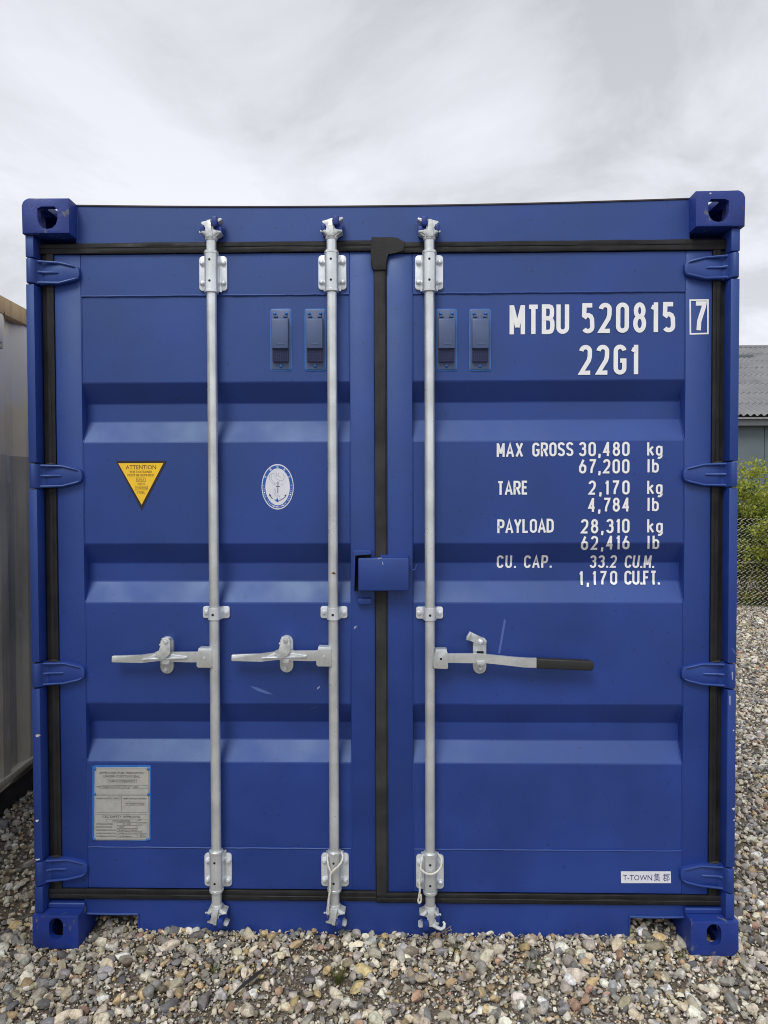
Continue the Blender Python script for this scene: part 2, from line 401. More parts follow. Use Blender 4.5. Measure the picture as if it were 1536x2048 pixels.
# ------------------------------------------------------------------ the blue container
YD = .060                       # door face
YP = .063                       # flat of the door panels
con = thing('shipping_container', 'large blue steel shipping container with closed double doors standing on gravel', 'shipping container', (0, 3.03, 0))
BANDS = [(1.974, 1.905, 1.841, 1.766), (1.410, 1.338, 1.273, 1.202), (.845, .768, .705, .636)]
PX = [(-1.047, -.107), (.110, 1.049)]
DEPTH = .042
def surf(x, z):
    if not (PX[0][0] < x < PX[0][1] or PX[1][0] < x < PX[1][1]) or z > 2.275 or z < .331: return YD
    for a, b, c, d in BANDS:
        if d < z < a:
            if z > b: return YP+DEPTH*(a-z)/(a-b)
            if z > c: return YP+DEPTH
            return YP+DEPTH*(z-d)/(c-d)
    return YP

# corner castings (hollow, with their holes)
def casting_mesh(top):
    def tmp(bm):
        me_ = bpy.data.meshes.new('tmp'); bmesh.ops.recalc_face_normals(bm, faces=bm.faces); bm.to_mesh(me_); bm.free()
        o_ = bpy.data.objects.new('tmp', me_); C.objects.link(o_); return o_
    bm = NB(); rc = .024
    cor = [(rc-rc*math.cos(PI/2*i/5), .118-rc+rc*math.sin(PI/2*i/5)) for i in range(6)] if top else [(0, .118)]
    cor2 = [(rc-rc*math.cos(PI/2*i/5), rc-rc*math.sin(PI/2*i/5)) for i in range(5, -1, -1)] if not top else [(0, 0)]
    prism(bm, cor+[(.162, .118), (.162, 0)]+cor2, 0, .178, .003, 2); a = tmp(bm)
    cs = []
    bm = NB(); box(bm, .028, .15, .024, .16, .012 if top else .026, .094); cs.append(tmp(bm))
    hw, hh = (.069, .080) if top else (.050, .076)
    if top:
        pts_ = [(.088-hw/2, .084), (.088-hw/2, .047), (.088-hw/2+.006, .029), (.088-hw/2+.018, .018), (.088, .014), (.088+hw/2-.018, .018), (.088+hw/2-.006, .029), (.088+hw/2, .047), (.088+hw/2, .078), (.088+hw/2-.01, .0905), (.088-hw/2+.014, .0905)]
    else: pts_ = stadium(.084, .072, hw, hh)
    bm = NB(); prism(bm, pts_, -.02, .06); cs.append(tmp(bm))
    bm = NB()                                     # side hole
    sp_ = stadium(.085, .062, .05, .072)
    a1 = [bm.verts.new((-.02, y_, z_)) for y_, z_ in sp_]; a2 = [bm.verts.new((.06, y_, z_)) for y_, z_ in sp_]
    bm.faces.new(a1); bm.faces.new(a2[::-1])
    for i in range(len(sp_)): bm.faces.new((a1[i], a2[i], a2[(i+1) % len(sp_)], a1[(i+1) % len(sp_)]))
    cs.append(tmp(bm))
    bm = NB(); box(bm, .070 if top else .050, .114, .030, .122 if top else .151, .06 if top else -.03, .15 if top else .05, .012, 2); cs.append(tmp(bm))
    for c_ in cs:
        b_ = a.modifiers.new('cut', 'BOOLEAN'); b_.object = c_; b_.operation = 'DIFFERENCE'; b_.solver = 'EXACT'
    dg = bpy.context.evaluated_depsgraph_get(); dg.update()
    me_ = bpy.data.meshes.new_from_object(a.evaluated_get(dg)); me_.name = 'corner_casting'
    for o_ in [a]+cs: bpy.data.objects.remove(o_)
    return me_
cast_t, cast_b = casting_mesh(True), casting_mesh(False)
def flipped(me_, sx, sy):
    q = me_.copy(); q.transform(Matrix.Diagonal((sx, sy, 1, 1)))
    if sx*sy < 0: q.flip_normals()
    return q
for (mm, z0) in ((cast_t, 2.473), (cast_b, 0.0)):
    for sx in (1, -1):
        for sy in (1, -1):
            q = flipped(mm, sx, sy); q.materials.clear(); q.materials.append(M['blue_cast']); finish(q, 30)
            inst('corner_casting', q, con, (-1.219*sx, 0 if sy > 0 else 6.058, z0))
# header
def strip(bm, x0, x1, y0, y1, zb, zt, nseg=16):
    vs_ = []
    for i in range(nseg+1):
        x = x0+(x1-x0)*i/nseg
        vs_.append([bm.verts.new((x, y0, zb(x))), bm.verts.new((x, y0, zt(x))), bm.verts.new((x, y1, zt(x))), bm.verts.new((x, y1, zb(x)))])
    for a, b in zip(vs_, vs_[1:]):
        for k in range(4): bm.faces.new((a[k], a[(k+1) % 4], b[(k+1) % 4], b[k]))
    bm.faces.new(vs_[0]); bm.faces.new(vs_[-1][::-1])
ztop = lambda x: 2.588-.0135*(1-(x/1.06)**2)
bm = NB(); strip(bm, -1.062, 1.062, .063, .16, lambda x: 2.43, ztop); obj('door_header', bm, M['blue'], con)
bm = NB(); strip(bm, -1.058, 1.058, .060, .17, lambda x: ztop(x)+.0005, lambda x: ztop(x)+.0050); obj('header_seal_strip', bm, M['roof_edge'], con)
for sx in (-1, 1):                                # weld beads between header / sill and castings
    bm = NB(); tube(bm, [(sx*1.059, .064+.001*random.random(), 2.462+.0125*i) for i in range(11)], [.004+.0015*random.random() for _ in range(11)], 6); obj('weld_bead', bm, M['blue_frame'], con)
# sill with fork-lift notches
bm = NB()
prism(bm, [(-1.062, .155), (-1.062, .0875), (-.868, .0875), (-.868, -.03), (.868, -.03), (.868, .0935), (1.062, .0935), (1.062, .155)], .063, .075)
obj('door_sill', bm, M['blue'], con)
for sx, zt in ((-1, .0875), (1, .0935)):
    bm = NB(); tube(bm, [(sx*1.056, .062, zt+.003), (sx*.95, .061, zt+.002), (sx*.868, .062, zt+.003)], .0045, 6); tube(bm, [(sx*.868, .063, zt+.002), (sx*.866, .063, .0)], .004, 6)
    obj('notch_rim', bm, M['blue_frame'], con)
    bm = NB(); box(bm, min(sx*.868, sx*.860), max(sx*.868, sx*.860), .0755, .22, -.03, zt)
    obj('notch_plate', bm, M['rust'] if sx > 0 else M['blue'], con, label='rusty red primed plate inside the notch' if sx > 0 else None)
    bm = NB(); box(bm, sx*.96-.1, sx*.96+.1, .0755, .30, zt+.003, zt+.01); obj('notch_ceiling', bm, M['blue'], con)
    bm = NB(); box(bm, sx*1.03-.16, sx*1.03+.16, .60, .61, -.05, .16); obj('notch_back', bm, M['blue'], con)
    # ledge above the lower casting
    bm = NB(); box(bm, min(sx*1.055, sx*1.186), max(sx*1.055, sx*1.186), .045, .15, .118, .136, .003); obj('sill_ledge', bm, M['blue_frame'], con)
# the rest of the box
def corrug(n0, n1, pitch, dep):
    r_, t_ = [], n0
    while t_ < n1:
        for u, d_ in ((0, 0), (.26, 0), (.5, dep), (.76, dep)): 
            if t_+u*pitch < n1: r_.append((t_+u*pitch, d_))
        t_ += pitch
    r_.append((n1, 0)); return r_
for sx in (-1, 1):
    bm = NB(); cur = None
    for y_, d_ in corrug(.17, 5.9, .278, .036):
        a = bm.verts.new((sx*(1.213-d_), y_, .16)); b = bm.verts.new((sx*(1.213-d_), y_, 2.53))
        if cur: bm.faces.new((cur[0], a, b, cur[1]))
        cur = (a, b)
    obj('side_wall', bm, M['blue'], con)
    bm = NB(); box(bm, sx*1.19-.026, sx*1.19+.026, .178, 5.88, 2.53, 2.589); obj('top_side_rail', bm, M['blue'], con)
    bm = NB(); box(bm, sx*1.19-.026, sx*1.19+.026, .178, 5.88, .02, .16); obj('bottom_side_rail', bm, M['blue'], con)
    bm = NB(); box(bm, sx*1.135-.083, sx*1.135+.083, 5.89, 6.05, .118, 2.473); obj('rear_post', bm, M['blue'], con)
    bm = NB(); box(bm, sx*1.135-.080, sx*1.135+.080, .112, .176, .118, 2.473); obj('front_post', bm, M['blue_frame'], con)
bm = NB(); box(bm, -1.06, 1.06, 6.0, 6.04, .02, 2.58); obj('end_wall', bm, M['blue'], con)
bm = NB(); box(bm, -1.164, 1.164, .17, 6.0, 2.555, 2.565); obj('roof', bm, M['blue'], con)
bm = NB(); box(bm, -1.164, 1.164, .12, 6.0, .125, .16); obj('floor', bm, M['dark'], con)

# hinge heights (z) on both posts, then the post strips between them
HZ = {-1: [Z(90, 542, .02), Z(95, 952, .02), Z(100, 1350, .02), Z(110, 1746, .02)], 1: [Z(1450, 531, .02), Z(1440, 949, .02), Z(1435, 1352, .02), Z(1430, 1759, .02)]}
PO = {-1: (1.187, 1.2155), 1: (1.180, 1.2095)}
for sx in (-1, 1):
    x0, x1 = PO[sx]
    edges = [.118]
    for h in sorted(HZ[sx]): edges += [h-.044, h+.044]
    edges.append(2.473)
    for a, b in zip(edges[::2], edges[1::2]):
        bm = NB(); box(bm, min(sx*x0, sx*x1), max(sx*x0, sx*x1), .012, .111, a+.002, b-.002, .003, 2); obj('post_strip', bm, M['blue_frame'], con)
    bm = NB(); box(bm, min(sx*(x0+.002), sx*(x1-.001)), max(sx*(x0+.002), sx*(x1-.001)), .05, .110, .118, 2.473); obj('post_web', bm, M['blue_frame'], con)
# hinges
def hinge_mesh(sx):
    # local: origin at the post's outer edge, x towards the door, front = -y
    bm = NB()
    def fx(pts_): return [(-sx*a, b) for a, b in pts_]
    # knuckle: rounded lug
    prof = [(.000, .060), (.000, .022), (.003, .012), (.009, .007), (.018, .007), (.025, .011), (.031, .024), (.036, .038), (.043, .044), (.043, .060)]
    a = [bm.verts.new((-sx*x_, y_, -.0415)) for x_, y_ in prof]; b = [bm.verts.new((-sx*x_, y_, .0415)) for x_, y_ in prof]
    fa = bm.faces.new(a); fb = bm.faces.new(b[::-1])
    for i in range(len(prof)): bm.faces.new((a[i], b[i], b[(i+1) % len(prof)], a[(i+1) % len(prof)]))
    bmesh.ops.bevel(bm, geom=list(fa.edges)+list(fb.edges), offset=.003, segments=2, affect='EDGES', profile=.5)
    out_ = [(.030, .0395), (.104, .0385), (.150, .0275), (.162, .0245), (.170, .016), (.172, -.004), (.168, -.019), (.156, -.027), (.106, -.0385), (.030, -.0400)]
    prism(bm, fx(out_), .044, .0625, .005, 2)
    for sgn in (1, -1):                                     # raised rims
        line = [(.026, .0365*sgn), (.102, .0345*sgn), (.152, .0225*sgn), (.164, .016*sgn)]
        tube(bm, [(-sx*x_, .043+(.004 if i == 3 else 0)-(.012 if i == 0 else 0), z_) for i, (x_, z_) in enumerate(line)], [.0048, .0045, .0045, .002], 8)
    tube(bm, [(-sx*.026, .031, .001), (-sx*.05, .0425, .001), (-sx*.094, .0432, .001), (-sx*.102, .046, .001)], [.0055, .005, .0045, .001], 8)
    return bm
for sx in (-1, 1):
    bm = hinge_mesh(sx); me = bpy.data.meshes.new('hinge'); bmesh.ops.recalc_face_normals(bm, faces=bm.faces); bm.to_mesh(me); bm.free(); me.materials.append(M['blue_frame']); finish(me, 40)
    for h in HZ[sx]:
        inst('hinge', me, con, (sx*PO[sx][1], random.uniform(-.001, .001), h))
        bm = NB()                                              # squeezed-out rubber above the blade
        xx = sx*1.160
        tube(bm, [(xx-.022, .058, h+.037), (xx-.008, .053, h+.041), (xx+.01, .053, h+.0415), (xx+.022, .058, h+.038)], [.002, .005, .0055, .002], 8); obj('gasket_bulge', bm, M['rubber_grey'], con)

# doors
def ribbed(bm, path, prof):
    "extrude a strip profile (offset u across, y) along straight path a-b in the x-z plane; u to the left of travel"
    (ax, az), (bx, bz) = path
    d = Vector((bx-ax, 0, bz-az)); d.normalize(); u_ = Vector((-d.z, 0, d.x))
    ln = math.hypot(bx-ax, bz-az); ns_ = max(2, int(ln/.035)); A = None; last = len(prof)-1
    for j in range(ns_+1):
        f_ = j/ns_; cx_, cz_ = ax+(bx-ax)*f_, az+(bz-az)*f_; B = []
        for i, (t_, y_) in enumerate(prof):
            inner = 0 < i < last
            wu = .0016*mnoise.noise((cx_*7, cz_*7, i*.35)) if inner else 0
            wy = .0013*mnoise.noise((cx_*9+5, cz_*9, i*.5)) if inner else 0
            B.append(bm.verts.new(Vector((cx_, y_+wy, cz_))+u_*(t_+wu)))
        if A:
            for i in range(last): bm.faces.new((A[i], A[i+1], B[i+1], B[i]))
        A = B
doors = []
for k, (fx0, fx1, zb, zt) in enumerate(((-1.140, -.0215, .183, 2.4205), (.0215, 1.139, .178, 2.4135))):
    px0, px1 = PX[k]
    bm = NB()
    box(bm, fx0, px0, YD, .108, zb, zt, .003, 2); box(bm, px1, fx1, YD, .108, zb, zt, .003, 2)
    box(bm, px0-.0005, px1+.0005, YD+.0006, .1075, 2.275, zt-.0006, .002); box(bm, px0-.0005, px1+.0005, YD+.0006, .1075, zb+.0006, .331, .002)
    dr = obj('door', bm, M['blue'], con, label='left door with two locking bars' if k == 0 else 'right door with white lettering'); doors.append(dr)
    bm = NB(); prof = [(2.276, YP)]
    for a, b, c, d in BANDS: prof += [(a+.0025, YP), (a-.002, YP+.0012), (b+.002, YP+DEPTH-.001), (b-.002, YP+DEPTH), (c+.002, YP+DEPTH), (c-.002, YP+DEPTH-.001), (d+.002, YP+.0012), (d-.0025, YP)]
    prof += [(.330, YP)]
    rows = []
    nsx = 24
    for z_, y_ in prof:
        rows.append([bm.verts.new((px0-.001+(px1-px0+.002)*i/nsx, y_ + (.0017)*mnoise.noise((i*.21+k*9, z_*2.3, 1.7)) if 0 < i < nsx else y_, z_)) for i in range(nsx+1)])
    for a, b in zip(rows, rows[1:]):
        for i in range(nsx): bm.faces.new((a[i], a[i+1], b[i+1], b[i]))
    obj('door_panel', bm, M['blue'], dr, smooth=12)
    for xw, sgn in ((px0, 1), (px1, -1)):                        # weld seam down each edge of the panel
        bm = NB(); tube(bm, [(xw+sgn*.0012, y_-.0006, z_) for z_, y_ in prof], .0022, 6); obj('weld_bead', bm, M['blue_frame'], dr)
    for zw in (2.275, .331):
        bm = NB(); nn = 40
        tube(bm, [(px0+.002+(px1-px0-.004)*i/nn, YD+.0008, zw+random.uniform(-.0007, .0007)) for i in range(nn+1)], [.0030+random.uniform(-.0004, .0006) for _ in range(nn+1)], 6); obj('weld_bead', bm, M['blue_frame'], dr)
    # gasket
    bm = NB()
    sx = -1 if k == 0 else 1
    jamb = [(.0, .0600), (.0005, .0550), (.004, .0532), (.011, .0528), (.0135, .0538), (.016, .0530), (.024, .0535), (.027, .058), (.034, .0595), (.041, .0600), (.050, .070)]
    jx = fx0 if k == 0 else fx1
    if k == 0: ribbed(bm, ((jx, zb-.005), (jx, zt+.005)), jamb)
    else: ribbed(bm, ((jx, zt+.005), (jx, zb-.005)), jamb)
    edge = [(.0, .0600), (.0, .0530), (.002, .0515), (.012, .0507), (.0165, .0520), (.018, .0520), (.0205, .0503), (.031, .0508), (.036, .0545), (.0395, .0620), (.0395, .0640)]
    ribbed(bm, ((fx0-.046 if k == 0 else -.020, zt), (fx1 if k == 0 else fx1+.044, zt)), edge)
    ribbed(bm, ((fx1+.0 if k == 0 else fx1+.044, zb), (fx0-.046 if k == 0 else -.020, zb)), edge)
    obj('door_gasket', bm, M['rubber'], dr, smooth=30)
# centre gasket and its folded corner
bm = NB()
cprof = [(0, .0600), (0, .0540), (.003, .0520), (.011, .0510), (.0150, .0518), (.017, .0518), (.020, .0507), (.030, .0507), (.034, .0522), (.036, .0524), (.038, .0560), (.0425, .0600)]
ribbed(bm, ((-.0212, 2.405), (-.0205, .150)), cprof)
obj('centre_gasket', bm, M['rubber_grey'], con, smooth=30)
bm = NB(); fo = [(165,165),(400,186),(700,180),(830,190),(920,250),(1020,295),(1010,420),(1000,545),(760,585),(575,600),(552,760),(548,1020),(235,1030),(225,980),(150,870),(145,600),(180,320)]
prism(bm, pp(fo, .046, 730, 460, 12.8), .0462, .0535, .003, 2); bmesh.ops.triangulate(bm, faces=[f for f in bm.faces if len(f.verts) > 4])
obj('gasket_flap', bm, M['rubber_grey'], con, smooth=45)

# ---------------- locking bars
YB = .031
BR = .0172
bolt_me = None
def bolt(parent, x, z, y, r=.0095, h=.010, domed=False, material='zinc_bright'):
    bm = NB()
    dome(bm, 0, 0, 0, r, h) if domed else hexbolt(bm, 0, 0, 0, r*.85, h, random.random())
    return obj('bolt', bm, M[material], parent, loc=(x, y, z), smooth=35)
CAM = [(-10,0),(-11,6),(-17,8),(-18.5,12),(-9,15),(-8,20),(-11,25),(-18,27),(-18,32),(6,37.5),(14,36),(22,40),(25,36.5),(17,31),(8,30),(5,23),(6,16),(13,12.5),(22,14),(22.5,9),(12,4),(10,0)]
def cam_mesh(bm, x, z, mir, up, hook=False):
    s_ = .00168
    pts_ = [(x+mir*a*s_, z+up*b*s_) for a, b in CAM]
    if mir*up < 0: pts_ = pts_[::-1]
    prism(bm, pts_, .016, .050, .0022, 2)
    # front web and shoulder so that it reads as a forging
    core = [(-8, 0), (-7, 14), (-5, 34), (3, 35), (3, 14), (8, 0)]
    prism(bm, [(x+mir*a*s_, z+up*b*s_) for a, b in core], .008, .020, .002, 2)
    lathe(bm, x, YB, [(.0195, z-.006), (.0215, z), (.0205, z+up*.007), (.0150, z+up*.016)] if up > 0 else [(.0150, z-.016), (.0205, z-.007), (.0215, z), (.0195, z+.006)], 18)
    for q in (-1, 1):                                     # shoulder fins
        tube(bm, [(x+q*.010, .020, z+up*.008), (x+q*.024, .014, z+up*.018), (x+q*.036, .018, z+up*.019)], [.007, .0055, .0035], 8)
    if hook:
        tube(bm, [(x+.008, .012, z-.052), (x+.022, .008, z-.058), (x+.036, .006, z-.063), (x+.046, .010, z-.060), (x+.049, .018, z-.052), (x+.044, .022, z-.046)], [.007, .0065, .006, .006, .0055, .004], 8)
def keeper(x, z, mir, up):
    for (a0, a1, b0, b1, yy) in ((-20, -11, 9, 26, .010), (4, 16, 22, 41, .004), (4, 23, 10, 25, .024)):
        bm = NB(); s_ = .00168
        xs_ = sorted((x+mir*a0*s_, x+mir*a1*s_)); zs_ = sorted((z+up*b0*s_, z+up*b1*s_))
        box(bm, xs_[0], xs_[1], yy, .0635, zs_[0], zs_[1], .005, 2)
        obj('cam_keeper', bm, M['blue_cast'], con)
def bearing(parent, x, zp0, zp1, zs0, zs1, domed=()):
    hw = .0485
    bm = NB(); prism(bm, rrect(x, (zp0+zp1)/2, hw*2, zp1-zp0, .012), .0525, YD-.0005, .0015, 2); obj('bearing_plate', bm, M['zinc_bright'], parent)
    bm = NB()
    seg = 20; prof = []
    for i in range(seg+1):
        a = PI*(i/seg); prof.append((x-.0235*math.cos(a), YB-.0235*math.sin(a)))
    prof = [(x-.0300, .0530), (x-.0245, .0490)] + prof + [(x+.0245, .0490), (x+.0300, .0530)]
    A = [bm.verts.new((a, b, zs0)) for a, b in prof]; B = [bm.verts.new((a, b, zs1)) for a, b in prof]
    for i in range(len(prof)-1): bm.faces.new((A[i], B[i], B[i+1], A[i+1]))
    bm.faces.new(A[::-1]); bm.faces.new(B)
    obj('bearing_sleeve', bm, M['zinc'], parent, smooth=40)
    for zc in (zs0-.004, zs1+.004):
        bm = NB(); lathe(bm, x, YB, [(.0225, zc-.006), (.0248, zc-.004), (.0248, zc+.004), (.0225, zc+.006)], 22); obj('collar', bm, M['zinc'], parent)
    L_ = zs1-zs0
    for t_ in (.22, .80):
        bm = NB(); disc_y(bm, x-.001, zs0+L_*t_, [(.0042, YB-.0233), (.0042, YB-.0240)], 10); obj('pin_hole', bm, M['dark'], parent)
    i = 0
    for dz in (zp1-.025, zp0+.025):
        for dx in (-.037, .037): bolt(parent, x+dx, dz, .0525, domed=i in domed); i += 1
def saddle(parent, x, z):
    bm = NB(); prism(bm, rrect(x, z, .094, .042, .008), .0555, YD+.003, .0015, 2)
    prof = [(x-.026, .056)] + [(x-.0215*math.cos(PI*i/14), YB-.0215*math.sin(PI*i/14)) for i in range(15)] + [(x+.026, .056)]
    A = [bm.verts.new((a, b, z-.0205)) for a, b in prof]; B = [bm.verts.new((a, b, z+.0205)) for a, b in prof]
    for i in range(len(prof)-1): bm.faces.new((A[i], B[i], B[i+1], A[i+1]))
    bm.faces.new(A[::-1]); bm.faces.new(B)
    obj('saddle_clamp', bm, M['zinc_bright'], parent, smooth=40)
    bm = NB(); disc_y(bm, x, z-.002, [(.0045, YB-.0213), (.0045, YB-.0222)], 10); obj('pin_hole', bm, M['dark'], parent)
    for dx in (-.036, .036): bolt(parent, x+dx, z, .0555, .0088, .006)
BAR = [ # centre px top/bottom, top plate y, top sleeve y, cam y, saddle y, lower plate, lower sleeve, lower cam y
    dict(x=-.580, tp=(513, 582), ts=(504, 577), ct=478, sd=1226, bp=(1706, 1772), bs=(1712, 1784), cb=1811, mir=1, px=425),
    dict(x=-.166, tp=(511, 580), ts=(503, 575), ct=476, sd=1226, bp=(1706, 1772), bs=(1713, 1783), cb=1811, mir=1, px=665),
    dict(x=.168, tp=(511, 580), ts=(503, 575), ct=477, sd=1227, bp=(1709, 1777), bs=(1716, 1788), cb=1814, mir=-1, px=860)]
bars = []
for i, b in enumerate(BAR):
    x = b['x']; q = b['px']
    zt = Z(q, b['ct'], .03); zb = Z(q, b['cb'], .03)
    bm = NB(); lathe(bm, x, YB, [(BR, zb+.001), (BR, zt-.001)], 28)
    pipe = obj('locking_bar', bm, M['zinc'], con, label=('galvanised locking bar nearest the left edge', 'galvanised locking bar in the middle', 'galvanised locking bar on the right door')[i]); bars.append(pipe)
    bm = NB(); cam_mesh(bm, x, zt, b['mir'], 1); obj('locking_cam', bm, M['cast'], pipe, smooth=40)
    bm = NB(); cam_mesh(bm, x, zb, b['mir'], -1, hook=(i == 2)); obj('locking_cam', bm, M['cast'], pipe, smooth=40)
    keeper(x, zt, b['mir'], 1); keeper(x, zb, b['mir'], -1)
    f = lambda yy, Y_: Z(q, yy, Y_)
    bearing(pipe, x, f(b['tp'][1], .055), f(b['tp'][0], .055), f(b['ts'][1], .008), f(b['ts'][0], .008), domed=(0, 1, 2, 3) if i < 2 else (1, 2))
    bearing(pipe, x, f(b['bp'][1], .055), f(b['bp'][0], .055), f(b['bs'][1], .008), f(b['bs'][0], .008), domed=(3,) if i == 2 else ())
    saddle(pipe, x, f(b['sd'], .04))
def slope_prism(bm, pts_, y0, y1, bev=.0025): prism(bm, pts_, y0, y1, bev*.55, 2)
# handles of the left door (both of one pattern)
for i, (ox, oy) in enumerate(((210, 1250), (449.5, 1247.5))):
    pr = bars[i]
    T = lambda p_, Y_: pp(p_, Y_, ox, oy, 6.4)
    bm = NB(); slope_prism(bm, T([(1195,300),(1355,300),(1365,340),(1366,540),(1340,550),(1190,548),(1170,525),(1172,380),(1190,345)], .008), .008, .046, .003)
    obj('handle_hub', bm, M['zinc'], pr)
    c_ = T([(1268, 425)], .008)[0]; bm = NB(); disc_y(bm, c_[0], c_[1], [(.0052, .008), (.0045, .0055)], 10); obj('rivet', bm, M['cast'], pr)
    bm = NB(); slope_prism(bm, T([(85,405),(95,398),(450,388),(640,360),(840,350),(1200,348),(1200,480),(1050,478),(680,462),(460,486),(95,482),(83,470)], .016), .016, .028, .003)
    obj('handle_lever', bm, M['zinc'], pr)
    bm = NB(); slope_prism(bm, T([(470,440),(640,424),(660,426),(1045,410),(1040,430),(760,442),(660,440),(480,446)], .010), .009, .0165, .0015)
    slope_prism(bm, T([(520,432),(640,370),(660,385),(640,424)], .012), .0125, .017, .001)
    slope_prism(bm, T([(830,375),(1000,402),(830,425)], .012), .0125, .017, .001)
    obj('handle_rib', bm, M['zinc_bright'], pr)
    cx_, cz_ = T([(790, 388)], .05)[0]; hgt = abs(T([(790, 150)], .05)[0][1]-T([(790, 625)], .05)[0][1]); wd = T([(875, 388)], .05)[0][0]-T([(705, 388)], .05)[0][0]
    bm = NB(); prism(bm, stadium(cx_, cz_, wd, hgt), .050, YP, .002, 2); obj('retainer_plate', bm, M['zinc'], pr)
    bm = NB(); slope_prism(bm, T([(725,170),(760,162),(810,168),(838,210),(828,345),(835,360),(800,405),(745,447),(690,445),(655,395),(640,350),(700,325),(722,235)], .006), .004, .012, .003)
    slope_prism(bm, T([(735,190),(805,190),(800,320),(745,320)], .01), .012, .05, 0)
    obj('handle_catch', bm, M['cast'], pr, smooth=40)
    bm = NB(); slope_prism(bm, T([(720,448),(820,448),(825,490),(790,510),(725,500)], .012), .014, .05, .002); obj('catch_hook', bm, M['cast'], pr)
    a_ = T([(776, 215)], .004)[0]; bolt(pr, a_[0], a_[1], .004, .0085, .007, material='cast')
    a_ = T([(780, 570)], .05)[0]; bolt(pr, a_[0], a_[1], .050, .0085, .008, material='cast')
    a_ = T([(705, 255)], .03)[0]; bm = NB(); dome(bm, a_[0], a_[1], .034, .004, .008); obj('stop_pin', bm, M['zinc_bright'], pr)
# handle of the right door, catch swung open, black grip
pr = bars[2]; T = lambda p_, Y_: pp(p_, Y_, 840, 1240, 9.6)
bm = NB(); slope_prism(bm, T([(300,565),(515,565),(522,640),(540,660),(540,925),(515,945),(275,932),(250,890),(262,760),(290,640)], .008), .008, .046, .003); obj('handle_hub', bm, M['zinc'], pr)
a_ = T([(402, 747)], .008)[0]; bm = NB(); disc_y(bm, a_[0], a_[1], [(.0042, .0078), (.0042, .0074)], 10); obj('rivet_hole', bm, M['dark'], pr)
bm = NB(); slope_prism(bm, T([(500,650),(1020,650),(1280,664),(1536,690),(1800,716),(2080,735),(2242,737),(2242,925),(2000,912),(1800,888),(1536,858),(1290,832),(1030,830),(500,825)], .012), .012, .024, .003); obj('handle_lever', bm, M['zinc'], pr)
gp = [(1074,1317.5),(1183,1322),(1188,1326),(1188,1337),(1184,1342),(1074,1337.5)]
bm = NB(); prism(bm, pp(gp, .008), .007, .029, .005, 3); obj('handle_grip', bm, M['grip'], pr, label='black plastic grip on the handle')
cx_, cz_ = T([(1148, 682)], .05)[0]; hgt = abs(T([(1148, 330)], .05)[0][1]-T([(1148, 1035)], .05)[0][1]); wd = T([(1276, 682)], .05)[0][0]-T([(1020, 682)], .05)[0][0]
bm = NB(); prism(bm, stadium(cx_, cz_, wd, hgt), .050, YP, .002, 2); obj('retainer_plate', bm, M['zinc'], pr)
bm = NB(); prism(bm, T([(1088,598),(1222,598),(1222,658),(1088,658)], .0495), .0494, .0505); obj('plate_slot', bm, M['dark'], pr)
bm = NB(); slope_prism(bm, T([(955,218),(1065,275),(1160,322),(1240,348),(1282,405),(1270,470),(1200,485),(1110,475),(1040,432),(1000,402),(885,378),(895,315)], .038), .036, .046, .003)
slope_prism(bm, T([(955,218),(985,235),(925,385),(885,378),(895,315)], .03), .022, .0365, .002); obj('handle_catch', bm, M['zinc'], pr)
a_ = T([(1163, 418)], .036)[0]; bolt(pr, a_[0], a_[1], .036, .0105, .010, domed=True)
a_ = T([(1150, 935)], .05)[0]; bolt(pr, a_[0], a_[1], .050, .0105, .012, domed=True)
bm = NB(); slope_prism(bm, T([(1085,785),(1240,785),(1245,840),(1200,858),(1090,850)], .010), .004, .05, .002); obj('catch_hook', bm, M['cast'], pr)

